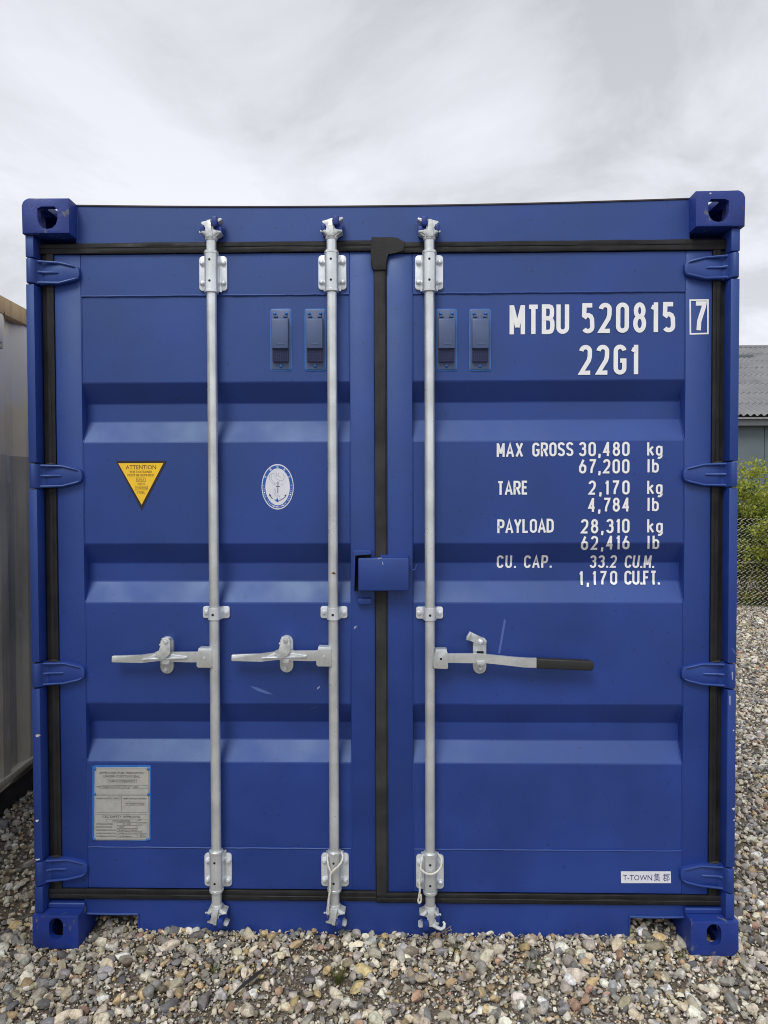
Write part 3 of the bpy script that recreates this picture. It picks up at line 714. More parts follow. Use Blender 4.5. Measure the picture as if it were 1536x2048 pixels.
# ---------------- vents
for (px0, px1) in ((542, 581), (610.7, 649.7), (873.3, 912), (940.3, 979.3)):
    v0 = P(px0, 620, YP-.003); v1 = P(px1, 739, YP-.003); cx_ = (v0.x+v1.x)/2; cz_ = (v0.z+v1.z)/2; wd = v1.x-v0.x; ht = v0.z-v1.z
    bm = NB(); prism(bm, rrect(cx_, cz_, wd, ht, .006), YP-.0040, YP+.001, .0012, 2)
    vent = obj('vent', bm, M['blue_grey'], con)
    bm = NB(); prism(bm, rrect(cx_+.0005, cz_, wd+.009, ht+.009, .009), YP-.0022, YP+.001, .0015, 2); obj('sealant', bm, M['blue_bright'], vent)
    zc0, zc1 = cz_+ht*.365, cz_-ht*.165
    bm = NB(); xw = wd*.425
    vv = [bm.verts.new(q) for q in ((cx_-xw, YP-.006, zc0), (cx_+xw, YP-.006, zc0), (cx_+xw, YP-.004, zc0), (cx_-xw, YP-.004, zc0), (cx_-xw, YP-.024, zc0-.008), (cx_+xw, YP-.024, zc0-.008), (cx_+xw, YP-.026, zc1), (cx_-xw, YP-.026, zc1), (cx_+xw, YP-.004, zc1), (cx_-xw, YP-.004, zc1))]
    for q in ((0,1,5,4), (4,5,6,7), (3,0,4,7,9), (1,2,8,6,5), (6,8,9,7), (0,3,2,1), (3,9,8,2)): bm.faces.new([vv[j] for j in q])
    bmesh.ops.bevel(bm, geom=list(bm.edges), offset=.002, segments=2, affect='EDGES', profile=.5)
    obj('vent_cover', bm, M['blue_grey'], vent)
    bm = NB(); prism(bm, rrect(cx_+.002, zc1+.016, wd*.36, .006, .002, 2), YP-.0268, YP-.0262, .0002); obj('vent_mark', bm, M['blue_grey'], vent)
    for sx in (-1, 1):
        bm = NB(); box(bm, cx_+sx*wd*.25-.007, cx_+sx*wd*.25+.007, YP-.012, YP-.003, zc0, zc0+.008, .002); obj('vent_tab', bm, M['blue_grey'], vent)
    zg0, zg1 = zc1, zc1-ht*.215
    bm = NB(); box(bm, cx_-xw*.98, cx_+xw*.98, YP-.014, YP-.004, zg1, zg0, .002)
    obj('vent_recess', bm, M['navy'], vent)
    bm = NB()
    for j in range(9): xx = cx_-xw*.93+2*xw*.93*j/8; box(bm, xx-.0009, xx+.0009, YP-.0165, YP-.0145, zg1+.001, zg0-.001)
    for j in range(7): z_ = zg1+.002+(zg0-zg1-.004)*j/6; box(bm, cx_-xw*.96, cx_+xw*.96, YP-.0175, YP-.0158, z_-.0009, z_+.0009)
    obj('vent_grille', bm, M['grille'], vent, smooth=None)
    for (dx, dz) in ((-.30, .435), (.30, .435), (0, -.44)):
        bm = NB(); dome(bm, 0, 0, 0, .0058, .006); obj('screw', bm, M['blue_bright'], vent, loc=(cx_+dx*wd, YP-.004, cz_+dz*ht))

# ---------------- lock box in the middle
T = lambda p_, Y_: pp(p_, Y_, 690, 1080, 9.6)
bm = NB(); a = T([(250,350),(1225,350),(1225,980),(255,980)], .0); xs_ = [q[0] for q in a]; zs_ = [q[1] for q in a]
box(bm, min(xs_), max(xs_), .000, .050, min(zs_), max(zs_), .004, 3)
lock = obj('lock_box', bm, M['blue_frame'], con, label='welded steel lock box across the centre seam')
bm = NB(); b_ = T([(670,285),(1015,285),(1215,292),(1215,350),(670,350)], .045); prism(bm, b_, .040, .0600, .002); obj('lock_box_back', bm, M['blue_frame'], lock)
bm = NB(); prism(bm, T([(155,215),(185,205),(500,205),(510,285),(185,288),(185,985),(158,985)], .004), .004, .012, .002); obj('lock_hood', bm, M['blue_frame'], lock)
bm = NB(); prism(bm, T([(158,218),(176,210),(178,985),(160,985)], .010), .0122, .059, 0); prism(bm, T([(180,215),(495,215),(495,232),(180,232)], .010), .0122, .059, 0); obj('lock_hood_side', bm, M['blue_frame'], lock)
bm = NB(); prism(bm, T([(240,1120),(515,1120),(512,1235),(250,1240)], .040), .038, .0605, .003, 2); obj('lock_tab', bm, M['blue_frame'], lock)
bm = NB(); hk = [(1240,460),(1262,470),(1268,520),(1285,560),(1315,577),(1345,565),(1365,520),(1380,460)]
tube(bm, [(x_, .010, z_) for x_, z_ in T(hk, .010)], .0024, 8); obj('seal_hook', bm, M['blue_frame'], lock)
# black plate painted as the shadow in the gap behind the hood
bm = NB(); prism(bm, T([(186,290),(500,290),(500,345),(245,345),(245,985),(186,985)], .05), .0575, .0600); obj('lock_gap_shadow', bm, M['rubber'], lock)

# ---------------- lettering: a condensed stroke alphabet
def arc(cx, cy, rx, ry, a0, a1, n_=9): return [(cx+rx*math.cos(R(a0+(a1-a0)*i/n_)), cy+ry*math.sin(R(a0+(a1-a0)*i/n_))) for i in range(n_+1)]
def glyph(ch, w_, s_):
    r = min(.48, .5*(w_-s_)/(1-s_)) if w_ > s_ else .2
    g = {
    '0': [('c', arc(.5, 1-r, .5, r, 0, 180)+arc(.5, r, .5, r, 180, 360))],
    '1': [('o', [(.0, .80), (.62, .955)]), ('o', [(1, 1.0+s_*.5), (1, -s_*.5)])],
    '2': [('o', arc(.5, 1-r, .5, r, 175, 0)+[(.98, .62), (.86, .47), (0, 0), (1.04, 0)])],
    '3': [('o', arc(.5, 1-r*.95, .47, r*.95, 170, 0)+[(.95, .66), (.86, .575), (.72, .54), (.40, .54)]), ('o', [(.45, .535), (.74, .53), (.92, .48), (1, .40)]+arc(.5, r, .5, r, 0, -172))],
    '4': [('o', [(.70, 1.0), (.02, .27), (1.05, .27)]), ('o', [(.72, 1+s_*.5), (.72, -s_*.5)])],
    '5': [('o', [(1, 1), (.10, 1), (.06, .56)]), ('o', [(.06, .50), (.28, .605), (.55, .62), (.82, .57), (.97, .46)]+arc(.5, r, .5, r, 0, -150))],
    '6': [('o', [(.66, 1.04), (.16, .52), (.02, .36)]), ('c', arc(.5, .58-r*.72, .5, r*.72, 0, 180)+arc(.5, r, .5, r, 180, 360))],
    '7': [('o', [(0, 1), (1, 1), (.92, .86), (.40, .30), (.34, -.05)])],
    '8': [('c', arc(.5, .765, .43, .235, 0, 360, 22)[:-1]), ('c', arc(.5, .27, .5, .27, 0, 360, 22)[:-1])],
    'M': [('o', [(0, -s_*.5), (0, 1+s_*.5)]), ('o', [(1, -s_*.5), (1, 1+s_*.5)]), ('o', [(.02, 1+s_*.3), (.5, .20)]), ('o', [(.98, 1+s_*.3), (.5, .20)])],
    'T': [('o', [(0, 1), (1, 1)]), ('o', [(.5, .97), (.5, -s_*.5)])],
    'B': [('c', [(0, 0), (0, .53), (.6, .53), (.85, .49), (.98, .40), (1, .26), (.97, .12), (.84, .03), (.6, 0)]), ('c', [(0, .535), (0, 1), (.58, 1), (.82, .97), (.93, .89), (.95, .77), (.92, .64), (.80, .56), (.58, .535)])],
    'U': [('o', [(0, 1+s_*.5), (0, r)]+arc(.5, r, .5, r, 180, 360)[1:]+[(1, 1+s_*.5)])],
    'G': [('o', arc(.5, 1-r, .5, r, 8, 180)+arc(.5, r, .5, r, 180, 360)+[(1, .46), (.52, .46)])],
    'C': [('o', arc(.5, 1-r, .5, r, 0, 180)+arc(.5, r, .5, r, 180, 360))],
    'O': [('c', arc(.5, 1-r, .5, r, 0, 180)+arc(.5, r, .5, r, 180, 360))],
    'A': [('o', [(-.06, -s_*.5), (.5, 1.02), (1.06, -s_*.5)]), ('o', [(.18, .27), (.82, .27)])],
    'X': [('o', [(0, -s_*.4), (1, 1+s_*.4)]), ('o', [(0, 1+s_*.4), (1, -s_*.4)])],
    'R': [('o', [(0, -s_*.5), (0, 1), (.58, 1), (.86, .96), (.98, .86), (1, .74), (.97, .60), (.84, .50), (.58, .47), (.02, .47)]), ('o', [(.52, .46), (1.03, -s_*.4)])],
    'P': [('o', [(0, -s_*.5), (0, 1), (.58, 1), (.86, .96), (.98, .86), (1, .72), (.97, .57), (.84, .46), (.58, .43), (.02, .43)])],
    'S': [('o', arc(.5, 1-r*.9, .5, r*.9, 8, 180)+[(.06, .64), (.25, .55), (.75, .44), (.95, .36)]+arc(.5, r*.9, .5, r*.9, 0, -172))],
    'Y': [('o', [(-.04, 1+s_*.4), (.5, .45)]), ('o', [(1.04, 1+s_*.4), (.5, .45), (.5, -s_*.5)])],
    'L': [('o', [(0, 1+s_*.5), (0, 0), (1, 0)])],
    'E': [('o', [(1, 1), (0, 1), (0, 0), (1, 0)]), ('o', [(.02, .52), (.86, .52)])],
    'F': [('o', [(1, 1), (0, 1), (0, -s_*.5)]), ('o', [(.02, .52), (.86, .52)])],
    'D': [('c', [(0, 0), (0, 1), (.45, 1), (.80, .95), (.97, .82), (1, .65), (1, .35), (.97, .18), (.80, .05), (.45, 0)])],
    'k': [('o', [(0, 1+s_*.6), (0, -s_*.5)]), ('o', [(1, .70), (.05, .30)]), ('o', [(.32, .42), (1.05, -s_*.4)])],
    'g': [('c', arc(.5, .48, .5, .22, 0, 180)+arc(.5, .20, .5, .22, 180, 360)), ('o', [(1, .74), (1, -.10)]+arc(.5, -.10, .5, .20, 0, -120))],
    'b': [('o', [(0, 1+s_*.6), (0, -s_*.5)]), ('c', arc(.5, .48, .5, .22, 0, 180)+arc(.5, .20, .5, .22, 180, 360))],
    'l': [('o', [(.5, 1+s_*.6), (.5, -s_*.5)])],
    '.': [('o', [(.5, -s_*.5), (.5, s_*.62)])],
    ',': [('o', [(.70, s_*.7), (.62, -.04), (.0, -.24)])],
    }
    return g.get(ch, [])
WID = {'1': .25, 'M': .52, '.': .17, ',': .20, 'l': .17, ' ': .40, 'A': .50, 'X': .50, 'T': .44, 'Y': .48, 'L': .42, 'E': .42, 'F': .42, 'k': .46, 'g': .46, 'b': .46}
def ribbon(bm, pts_, hw, closed, y):
    n_ = len(pts_); pts_ = [Vector(p_) for p_ in pts_]; Lf, Rt = [], []
    for i in range(n_):
        a = pts_[i-1] if (i or closed) else None; b = pts_[(i+1) % n_] if (i < n_-1 or closed) else None
        p_ = pts_[i]
        d1 = (p_-a).normalized() if a is not None else None; d2 = (b-p_).normalized() if b is not None else None
        if d1 is None: nrm = Vector((-d2.y, d2.x)); k_ = 1
        elif d2 is None: nrm = Vector((-d1.y, d1.x)); k_ = 1
        else:
            n1_ = Vector((-d1.y, d1.x)); n2_ = Vector((-d2.y, d2.x)); nrm = n1_+n2_
            if nrm.length < 1e-4: nrm = n1_
            nrm.normalize(); k_ = min(1.9, 1/max(.3, nrm.dot(n1_)))
        Lf.append(bm.verts.new((p_.x+nrm.x*hw*k_, y, p_.y+nrm.y*hw*k_))); Rt.append(bm.verts.new((p_.x-nrm.x*hw*k_, y, p_.y-nrm.y*hw*k_)))
    for i in range(n_ if closed else n_-1):
        j = (i+1) % n_; bm.faces.new((Lf[i], Rt[i], Rt[j], Lf[j]))
def letters(text, x0, x1, z0a, z0b, H, gw, st, slant=0.0, lift=.0014, parent=None, label=None, mt='white', comp=0.0, yref=.063):
    "text fitted between x0 and x1, base line from z0a to z0b, cap height H"
    ws = [WID.get(c, gw)*(gw/.43 if c not in 'l.,1 ' else 1) for c in text]
    tot = sum(ws)*H; tr = ((x1-x0)-tot)/max(1, len(text)-1)
    bm = NB(); x = x0; k_ = 0
    for c, w_ in zip(text, ws):
        for typ, pl in glyph(c, w_, st):
            zb = z0a+(z0b-z0a)*(x-x0)/(x1-x0)
            q = []
            for u, v in pl:
                xx = x+(st/2+u*(w_-st))*H; vz = (st/2+v*(1-st))*H
                q.append((xx+slant*vz, zb+vz))
            ribbon(bm, q, st*H/2, typ == 'c', -.0004*(k_ % 4)); k_ += 1
        x += w_*H+tr
    for zc in sorted({z_ for b_ in BANDS for z_ in b_}):
        bmesh.ops.bisect_plane(bm, geom=list(bm.verts)+list(bm.edges)+list(bm.faces), plane_co=(0, 0, zc), plane_no=(0, 0, 1))
    for v in bm.verts:
        s_ = surf(v.co.x, v.co.z); dy = (s_-yref)*comp/2.45
        v.co.y += s_-lift; v.co.x += dy*(v.co.x-.06); v.co.z += dy*(v.co.z-1.577)
    for f in bm.faces:
        f.normal_update()
        if f.normal.y > 0: f.normal_flip()
    return obj('lettering', bm, M[mt], parent, smooth=None, label=label)
dR = doors[1]
def line(text, px0, px1, yb0, yb1, hpx, gw, st, slant=0, lab=None, comp=0.0):
    q = P((px0+px1)/2, (yb0+yb1)/2-hpx/2, YP); Y_ = YP
    for _ in range(3): q = P((px0+px1)/2, (yb0+yb1)/2-hpx/2, Y_); Y_ = surf(.5, q.z)
    a = P(px0, yb0, Y_); b = P(px1, yb1, Y_); H = hpx*(P(1200, 900, Y_).z-P(1200, 901, Y_).z)
    return letters(text, a.x, b.x, a.z, b.z, H, gw, st, slant, parent=dR, label=lab, comp=comp, yref=Y_)
line('MTBU', 1019, 1138, 669.5, 667.5, 59, .43, .145, 0, 'large white letters MTBU')
line('520815', 1162.5, 1350, 667, 664.5, 60, .43, .145, 0, 'large white figures 520815')
line('7', 1386, 1412.6, 663, 662.5, 59, .43, .145, 0, 'white figure 7 inside a white box')
line('22G1', 1158, 1276, 750, 749, 59.5, .43, .145, 0, 'large white type code 22G1')
bm = NB(); ribbon(bm, [(v.x, v.z) for v in (P(1380.5, 668, YD), P(1380, 600.5, YD), P(1415.5, 600, YD), P(1415.5, 667, YD))], .0026, True, YD-.0013); obj('check_digit_box', bm, M['white'], dR, smooth=None)
SM = (.47, .155)
for t_, x0_, x1_, ya, yb, h_, sl in (
    ('MAX', 993.3, 1046, 914.3, 913.5, 28, 0), ('GROSS', 1064.5, 1146.5, 913.3, 912, 28, 0), ('30,480', 1157.4, 1258.8, 912.8, 912.2, 28.8, 0), ('kg', 1294, 1324.5, 911.3, 911, 26.5, 0),
    ('67,200', 1157.6, 1258.5, 947, 947, 28.8, 0), ('lb', 1294.5, 1317, 945, 945, 26.5, 0),
    ('TARE', 994.3, 1056, 990, 989, 28, 0), ('2,170', 1176.7, 1258.8, 989.5, 989, 28.5, 0), ('kg', 1294, 1324.5, 988, 988, 26.5, 0),
    ('4,784', 1176, 1258.8, 1024, 1023, 28.3, 0), ('lb', 1294.5, 1317, 1022, 1022, 26.5, 0),
    ('PAYLOAD', 994.5, 1107.3, 1066.5, 1065, 28, 0), ('28,310', 1161.5, 1258.8, 1067, 1066, 29, 0), ('kg', 1294, 1325, 1065, 1065, 26.5, 0),
    ('62,416', 1161.5, 1258.8, 1100, 1098.5, 28.3, 0), ('lb', 1294.5, 1318, 1098, 1097.5, 26.5, 0),
    ('CU.', 993.5, 1032, 1136, 1136, 26, 0), ('CAP.', 1048, 1103.5, 1136, 1135.5, 26, 0), ('33.2', 1179, 1233, 1136, 1135.5, 26, 0), ('CU.M.', 1249, 1308, 1136, 1136, 26, .04),
    ('1,170', 1158, 1234, 1170, 1169, 28, 0), ('CU.FT.', 1248.5, 1319, 1169, 1169, 28, 0)):
    line(t_, x0_, x1_, ya, yb, h_, *SM, sl, comp=.9 if 1070 < ya < 1105 else .5)

# ---------------- font print for the small stickers
def font_verts(s_):
    cu = bpy.data.curves.new('t', 'FONT'); cu.body = s_; cu.size = 1; cu.resolution_u = 2
    ob = bpy.data.objects.new('t', cu); C.objects.link(ob)
    dg = bpy.context.evaluated_depsgraph_get(); dg.update()
    me_ = bpy.data.meshes.new_from_object(ob.evaluated_get(dg))
    v_ = [tuple(q.co) for q in me_.vertices]; f_ = [tuple(p_.vertices) for p_ in me_.polygons]
    bpy.data.objects.remove(ob); bpy.data.curves.remove(cu); bpy.data.meshes.remove(me_)
    return v_, f_
def ptext(bm, s_, x0, x1, z0, H, y, rot=None, bold=0):
    "fit s_ between x0 and x1 with cap height H, base line z0, facing -y"
    v_, f_ = font_verts(s_)
    if not v_: return
    xs_ = [a[0] for a in v_]; mn, mxx = min(xs_), max(xs_); cap = .729
    kx = (x1-x0)/max(1e-6, mxx-mn); kz = H/cap
    vv = []
    for a in v_:
        q = ((a[0]-mn)*kx+x0, a[1]*kz+z0)
        if rot:
            (cx_, cz_, an) = rot; dx, dz = q[0]-cx_, q[1]-cz_; q = (cx_+dx*math.cos(an)-dz*math.sin(an), cz_+dx*math.sin(an)+dz*math.cos(an))
        vv.append(bm.verts.new((q[0], y, q[1])))
    for f in f_:
        try: bm.faces.new([vv[i] for i in f])
        except ValueError: pass
def front(bm):
    for f in bm.faces:
        f.normal_update()
        if f.normal.y > 0: f.normal_flip()
    return bm
# triangular warning sticker
YS = YP-.0007
bm = NB(); prism(bm, pp([(231.5,922),(333.5,921.5),(283.5,1021)], YS), YS, YP-.0001)
tri = obj('warning_sticker', bm, M['black'], con, smooth=None, label='yellow triangular ATTENTION sticker with black border')
bm = NB(); prism(bm, pp([(236.5,926.5),(326.8,926),(283.3,1009.5)], YS), YS-.0004, YS-.0001); obj('sticker_face', bm, M['yellow'], tri, smooth=None)
bm = NB(); T = lambda a, b: P(225+a/12.8, 910+b/12.8, YS)
for s_, a0, a1, zb, h_ in (('ATTENTION', 342, 1115, 365, 110), ('THIS CONTAINER', 440, 1015, 460, 60), ('MUST BE REPAIRED', 390, 1065, 545, 60), ('ONLY', 640, 815, 655, 52), ('WITH', 640, 820, 765, 55), ('CORTEN', 598, 880, 875, 55), ('STEEL', 630, 835, 985, 55)):
    u = T(a0, zb); v = T(a1, zb); ptext(bm, s_, u.x, v.x, u.z, h_/12.8*.00174, YS-.0008)
for (a0, a1, b0, b1) in ((618, 842, 585, 680), (580, 895, 795, 895)):
    ribbon(bm, [(T(a, b).x, T(a, b).z) for a, b in ((a0, b0), (a1, b0), (a1, b1), (a0, b1))], .0005, True, YS-.0008)
obj('lettering', front(bm), M['brown_print'], tri, smooth=None)
# oval class emblem
ec = P(510+695/15.36, 915+900/15.36, YS); ea, eb = .0563, .0795
def ell(ax, az, n_=48): return [(ec.x+ax*math.cos(2*PI*i/n_), ec.z+az*math.sin(2*PI*i/n_)) for i in range(n_)]
bm = NB(); prism(bm, ell(ea, eb), YS, YP-.0001); emb = obj('class_emblem', bm, M['label_white'], con, smooth=None, label='oval white and blue sticker with an anchor emblem')
bm = NB(); ribbon(bm, ell((ea*.95+ea*.765)/2, (eb*.962+eb*.80)/2), .0052, True, YS-.0003); obj('emblem_ring', front(bm), M['emblem_blue'], emb, smooth=None)
E = lambda a, b: ((P(510+a/15.36, 915+b/15.36, YS).x), P(510+a/15.36, 915+b/15.36, YS).z)
bm = NB()
# anchor
ribbon(bm, [E(*q) for q in ((705, 820), (702, 1090))], .0013, False, YS-.0004)
ribbon(bm, [E(*q) for q in ((640, 893), (770, 893))], .0011, False, YS-.0005)
ribbon(bm, [E(705+34*math.cos(t_*.628), 782+34*math.sin(t_*.628)) for t_ in range(10)], .0007, True, YS-.0006)
for pl in ([(435,1105),(500,1165),(440,1190)], [(970,1130),(950,1200),(900,1170)]):
    bm.faces.new([bm.verts.new((E(*q)[0], YS-.0006, E(*q)[1])) for q in pl])
ribbon(bm, [E(*q) for q in ((465, 1175), (540, 1270))], .0013, False, YS-.0007)
ribbon(bm, [E(*q) for q in ((950, 1165), (900, 1235), (820, 1290), (740, 1320))], .0010, False, YS-.0007)
obj('anchor', front(bm), M['emblem_dark'], emb, smooth=None)
bm = NB(); bm.faces.new([bm.verts.new((E(*q)[0], YS-.0005, E(*q)[1])) for q in ((585,1290),(660,1290),(685,1215),(705,1290),(740,1335),(690,1375))]); obj('anchor_crown', front(bm), M['emblem_blue'], emb, smooth=None)
bm = NB()
for pl in ([(640,850),(540,790),(460,700),(435,600),(460,530),(530,495),(600,500)], [(640,820),(560,740),(500,660),(490,600),(520,560)], [(650,640),(640,580),(670,540),(720,560),(760,600),(815,600)],
           [(660,470),(655,520)], [(720,470),(735,540)], [(870,490),(900,620),(870,690),(800,720),(720,690),(660,660)], [(790,850),(850,820)], [(620,940),(580,1010),(590,1110),(640,1180),(690,1210)], [(640,970),(630,1060),(680,1140),(760,1200),(770,1260)]):
    ribbon(bm, [E(*q) for q in pl], .0006, False, YS-.0004)
obj('emblem_figure', front(bm), M['emblem_grey'], emb, smooth=None)
bm = NB()
def ringtext(chars, t0, t1, h_, wfac, up_):
    k_ = len(chars)
    for i, c in enumerate(chars):
        if c == ' ': continue
        t_ = R(t0+(t1-t0)*i/max(1, k_-1)); rx, rz = ea*.858, eb*.880
        cx_, cz_ = ec.x+rx*math.cos(t_), ec.z+rz*math.sin(t_)
        tx, tz = -rx*math.sin(t_), rz*math.cos(t_)
        an = math.atan2(tz, tx)+(PI if up_ else 0)
        wd = h_*wfac
        ptext(bm, c, cx_-wd/2, cx_+wd/2, cz_-h_/2, h_, YS-.0007, (cx_, cz_, an))
ringtext('中国船级社', 150, 30, .0070, 1.0, True)
ringtext('CHINA CLASSIFICATION SOCIETY', 184, 356, .0052, .78, False)
for sx in (-1, 1): bm.faces.new([bm.verts.new((ec.x+sx*ea*.858+.0016*math.cos(a*PI/5+PI/2)*(1 if a % 2 == 0 else .45), YS-.0007, ec.z+.0042+.0022*math.sin(a*PI/5+PI/2)*(1 if a % 2 == 0 else .45))) for a in range(10)])
obj('lettering', front(bm), M['white'], emb, smooth=None)
# data plate
T = lambda a, b: P(180+a/12.288, 1525+b/12.288, YS)
def TT(l): return [(T(a, b).x, T(a, b).z) for a, b in l]
u = .00172/12.288
bm = NB(); prism(bm, TT([(55,95),(120,70),(1400,65),(1500,80),(1495,1890),(1440,1935),(80,1900),(50,1840)]), YP-.0016, YP-.0001, .001); plate = obj('data_plate', bm, M['blue_bright'], con, label='grey metal approval plate riveted on, framed by bright blue sealant')
bm = NB(); prism(bm, TT([(118,120),(1470,115),(1462,1905),(105,1905)]), YP-.0026, YP-.0012, .0004); obj('plate_face', bm, M['alu'], plate)
yp = YP-.0030
bm = NB()
def lin(l, wd=.00032): ribbon(bm, TT(l), wd, False, yp)
def rec(a0, b0, a1, b1, wd=.0003): ribbon(bm, TT([(a0, b0), (a1, b0), (a1, b1), (a0, b1)]), wd, True, yp-.0001)
rec(130, 150, 1445, 770); rec(130, 805, 1440, 1220); rec(125, 1265, 1435, 1885); lin([(780, 805), (780, 1220)])
for q in ((425, 405, 1150, 495), (272, 560, 580, 632), (1058, 558, 1410, 632), (420, 838, 765, 915), (862, 962, 1360, 1045), (400, 1385, 1160, 1455), (672, 1468, 1160, 1538), (672, 1540, 1160, 1612), (672, 1614, 1160, 1690), (672, 1692, 1160, 1770), (672, 1772, 1160, 1838), (1182, 1385, 1410, 1838)): rec(*q)
lin([(910, 1614), (910, 1770)])
obj('plate_rules', front(bm), M['plate_ink'], plate, smooth=None)
bm = NB()
for s_, a0, a1, zb, h_ in (('APPROVED FOR TRANSPORT', 240, 1350, 275, 62), ('UNDER CUSTOMS SEAL', 340, 1240, 360, 62), ('CHN/CCSZJ66/2023', 465, 1110, 475, 58), ('TYPE', 160, 262, 618, 50), ('TT7220PC-05', 290, 560, 618, 48), ("MANUFACTURER'S NO", 595, 1040, 582, 40), ('OF THE CONTAINER', 600, 990, 640, 40), ('AJ238', 1075, 1180, 612, 40),
    ("OWNER'S NO", 150, 405, 895, 42), ('MTBU 520815 7', 430, 750, 893, 42), ('TIMBER COMPONENT TREATMENT', 820, 1395, 898, 38), ('IM/TAILEJIN 40/2023', 890, 1330, 1022, 42),
    ('CSC SAFETY APPROVAL', 310, 1250, 1350, 62), ('CN/CCSZJ068/23', 550, 985, 1440, 46), ('DATE MANUFACTURED', 150, 575, 1520, 38), ('IDENTIFICATION NO', 150, 550, 1592, 38), ('MAXIMUM OPERATING GROSS MASS', 150, 650, 1668, 34), ('ALLOWABLE STACKING LOAD FOR 1.8 g', 150, 650, 1745, 34), ('TRANSVERSE RACKING TEST FORCE', 150, 650, 1818, 34),
    ('07 / 2023', 810, 1005, 1520, 38), ('AJ238', 710, 850, 1592, 38), ('30,480 kg', 700, 900, 1668, 36), ('67,200 lb', 925, 1150, 1668, 36), ('216,000 kg', 700, 900, 1745, 36), ('476,190 lb', 925, 1150, 1745, 36), ('150,000 newtons', 720, 1030, 1820, 36), ('NEXT', 1200, 1270, 1425, 36), ('EXAMINATION', 1200, 1395, 1488, 34), ('DATE', 1200, 1290, 1545, 34), ('PLACE', 1190, 1285, 1710, 34), ('OF EXAMINATION', 1190, 1400, 1762, 34), ('SEAL', 1235, 1390, 1815, 34)):
    a = T(a0, zb); b = T(a1, zb); ptext(bm, s_, a.x, b.x, a.z, h_*u, yp-.0002)
obj('lettering', front(bm), M['plate_ink'], plate, smooth=None)
for a, b in ((128, 145), (1435, 150), (125, 765), (1440, 775), (110, 1870), (1420, 1880)):
    q = T(a, b); bm = NB(); dome(bm, 0, 0, 0, .0052, .0055); obj('rivet', bm, M['blue_bright'], plate, loc=(q.x, YP-.0020, q.z))
# white company sticker
T = lambda a, b: P(1230+a/12.8, 1730+b/12.8, YS-.002)
def TT(l): return [(T(a, b).x, T(a, b).z) for a, b in l]
bm = NB(); prism(bm, TT([(148,160),(1422,160),(1432,460),(155,460)]), YD-.0008, YD-.0001); stk = obj('name_sticker', bm, M['label_white'], con, smooth=None, label='small white oblong sticker with navy writing')
bm = NB()
a, b = T(205, 385), T(945, 385); ptext(bm, 'T-TOWN', a.x, b.x, a.z, 150/12.8*.00172, YD-.0011)
a, b = T(990, 395), T(1150, 395); ptext(bm, '集', a.x, b.x, a.z, 165/12.8*.00172, YD-.0011)
a, b = T(1225, 395), T(1395, 395); ptext(bm, '郡', a.x, b.x, a.z, 165/12.8*.00172, YD-.0011)
obj('lettering', front(bm), M['navy'], stk, smooth=None)

# ---------------- scuffs and chips
def mark(name, pts_, Y_, m_, par=con):
    q = pp(pts_, Y_); bm = NB(); f = bm.faces.new([bm.verts.new((x_, surf(x_, z_)-.0006 if Y_ > .05 else Y_-.0006, z_)) for x_, z_ in q]); obj(name, front(bm), m_, par, smooth=None)
mark('paint_scuff', [(500,1372),(512,1374),(530,1381),(546,1389),(535,1388),(515,1382)], .0625, M['scuff'], doors[0])
mark('paint_scratch', [(642,1175),(646,1175),(644,1200),(642,1198)], .0625, M['scuff'], doors[0])
mark('paint_scratch', [(634,1376),(639,1372),(640,1374),(635,1379)], .0625, M['faint'], doors[0])
mark('paint_scratch', [(709,1253),(715,1251),(711,1256),(707,1259)], YD, M['faint'], doors[0])
mark('paint_scratch', [(1008,1238),(1012,1240),(1000,1308),(996,1306)], .0625, M['scuff'], doors[1])
mark('paint_scratch', [(620,1419),(633,1415),(634,1416),(621,1420)], .0625, M['scuff'], doors[0])
mark('paint_chip', [(71,1470),(76,1468),(82,1470),(77,1474),(72,1474)], .012, M['chip'])
mark('paint_chip', [(71,1640),(78,1639),(76,1643),(72,1644)], .012, M['label_white'])
mark('paint_chip', [(71,1718),(80,1717),(79,1720),(72,1721)], .012, M['label_white'])
mark('paint_chip', [(1463,1617),(1470,1615),(1468,1621)], .012, M['label_white'])
mark('paint_chip', [(1466,1640),(1470,1638),(1468,1642)], .012, M['label_white'])
M['rust_spot'] = mat('rust_spot', (.16, .065, .03), .85, 0, .4, 60)
mark('rust_spot', [(1484,415),(1487,413),(1488,418),(1485,419)], .0, M['rust_spot'])
mark('rust_spot', [(1418,386),(1422,385),(1423,388),(1419,389)], .0, M['chip'])
mark('rust_spot', [(662,1146),(668,1144),(672,1147),(667,1149)], .0130, M['rust_spot'], bars[1])
mark('paint_chip', [(1458,1392),(1461,1391),(1461,1410),(1459,1411)], .012, M['faint'])
mark('paint_chip', [(1465,1460),(1468,1459),(1468,1463)], .012, M['label_white'])
mark('paint_chip', [(1463,1345),(1466,1343),(1466,1358),(1464,1360)], .006, M['faint'])
mark('paint_scratch', [(755,1116),(764,1115),(763,1117),(756,1119)], -.0006, M['faint'])
mark('paint_scratch', [(764,1123),(766,1124),(767,1130),(765,1129)], -.0006, M['faint'])
mark('paint_chip', [(1462,1295),(1465,1300),(1470,1309),(1471,1306),(1466,1298)], .012, M['scuff'])

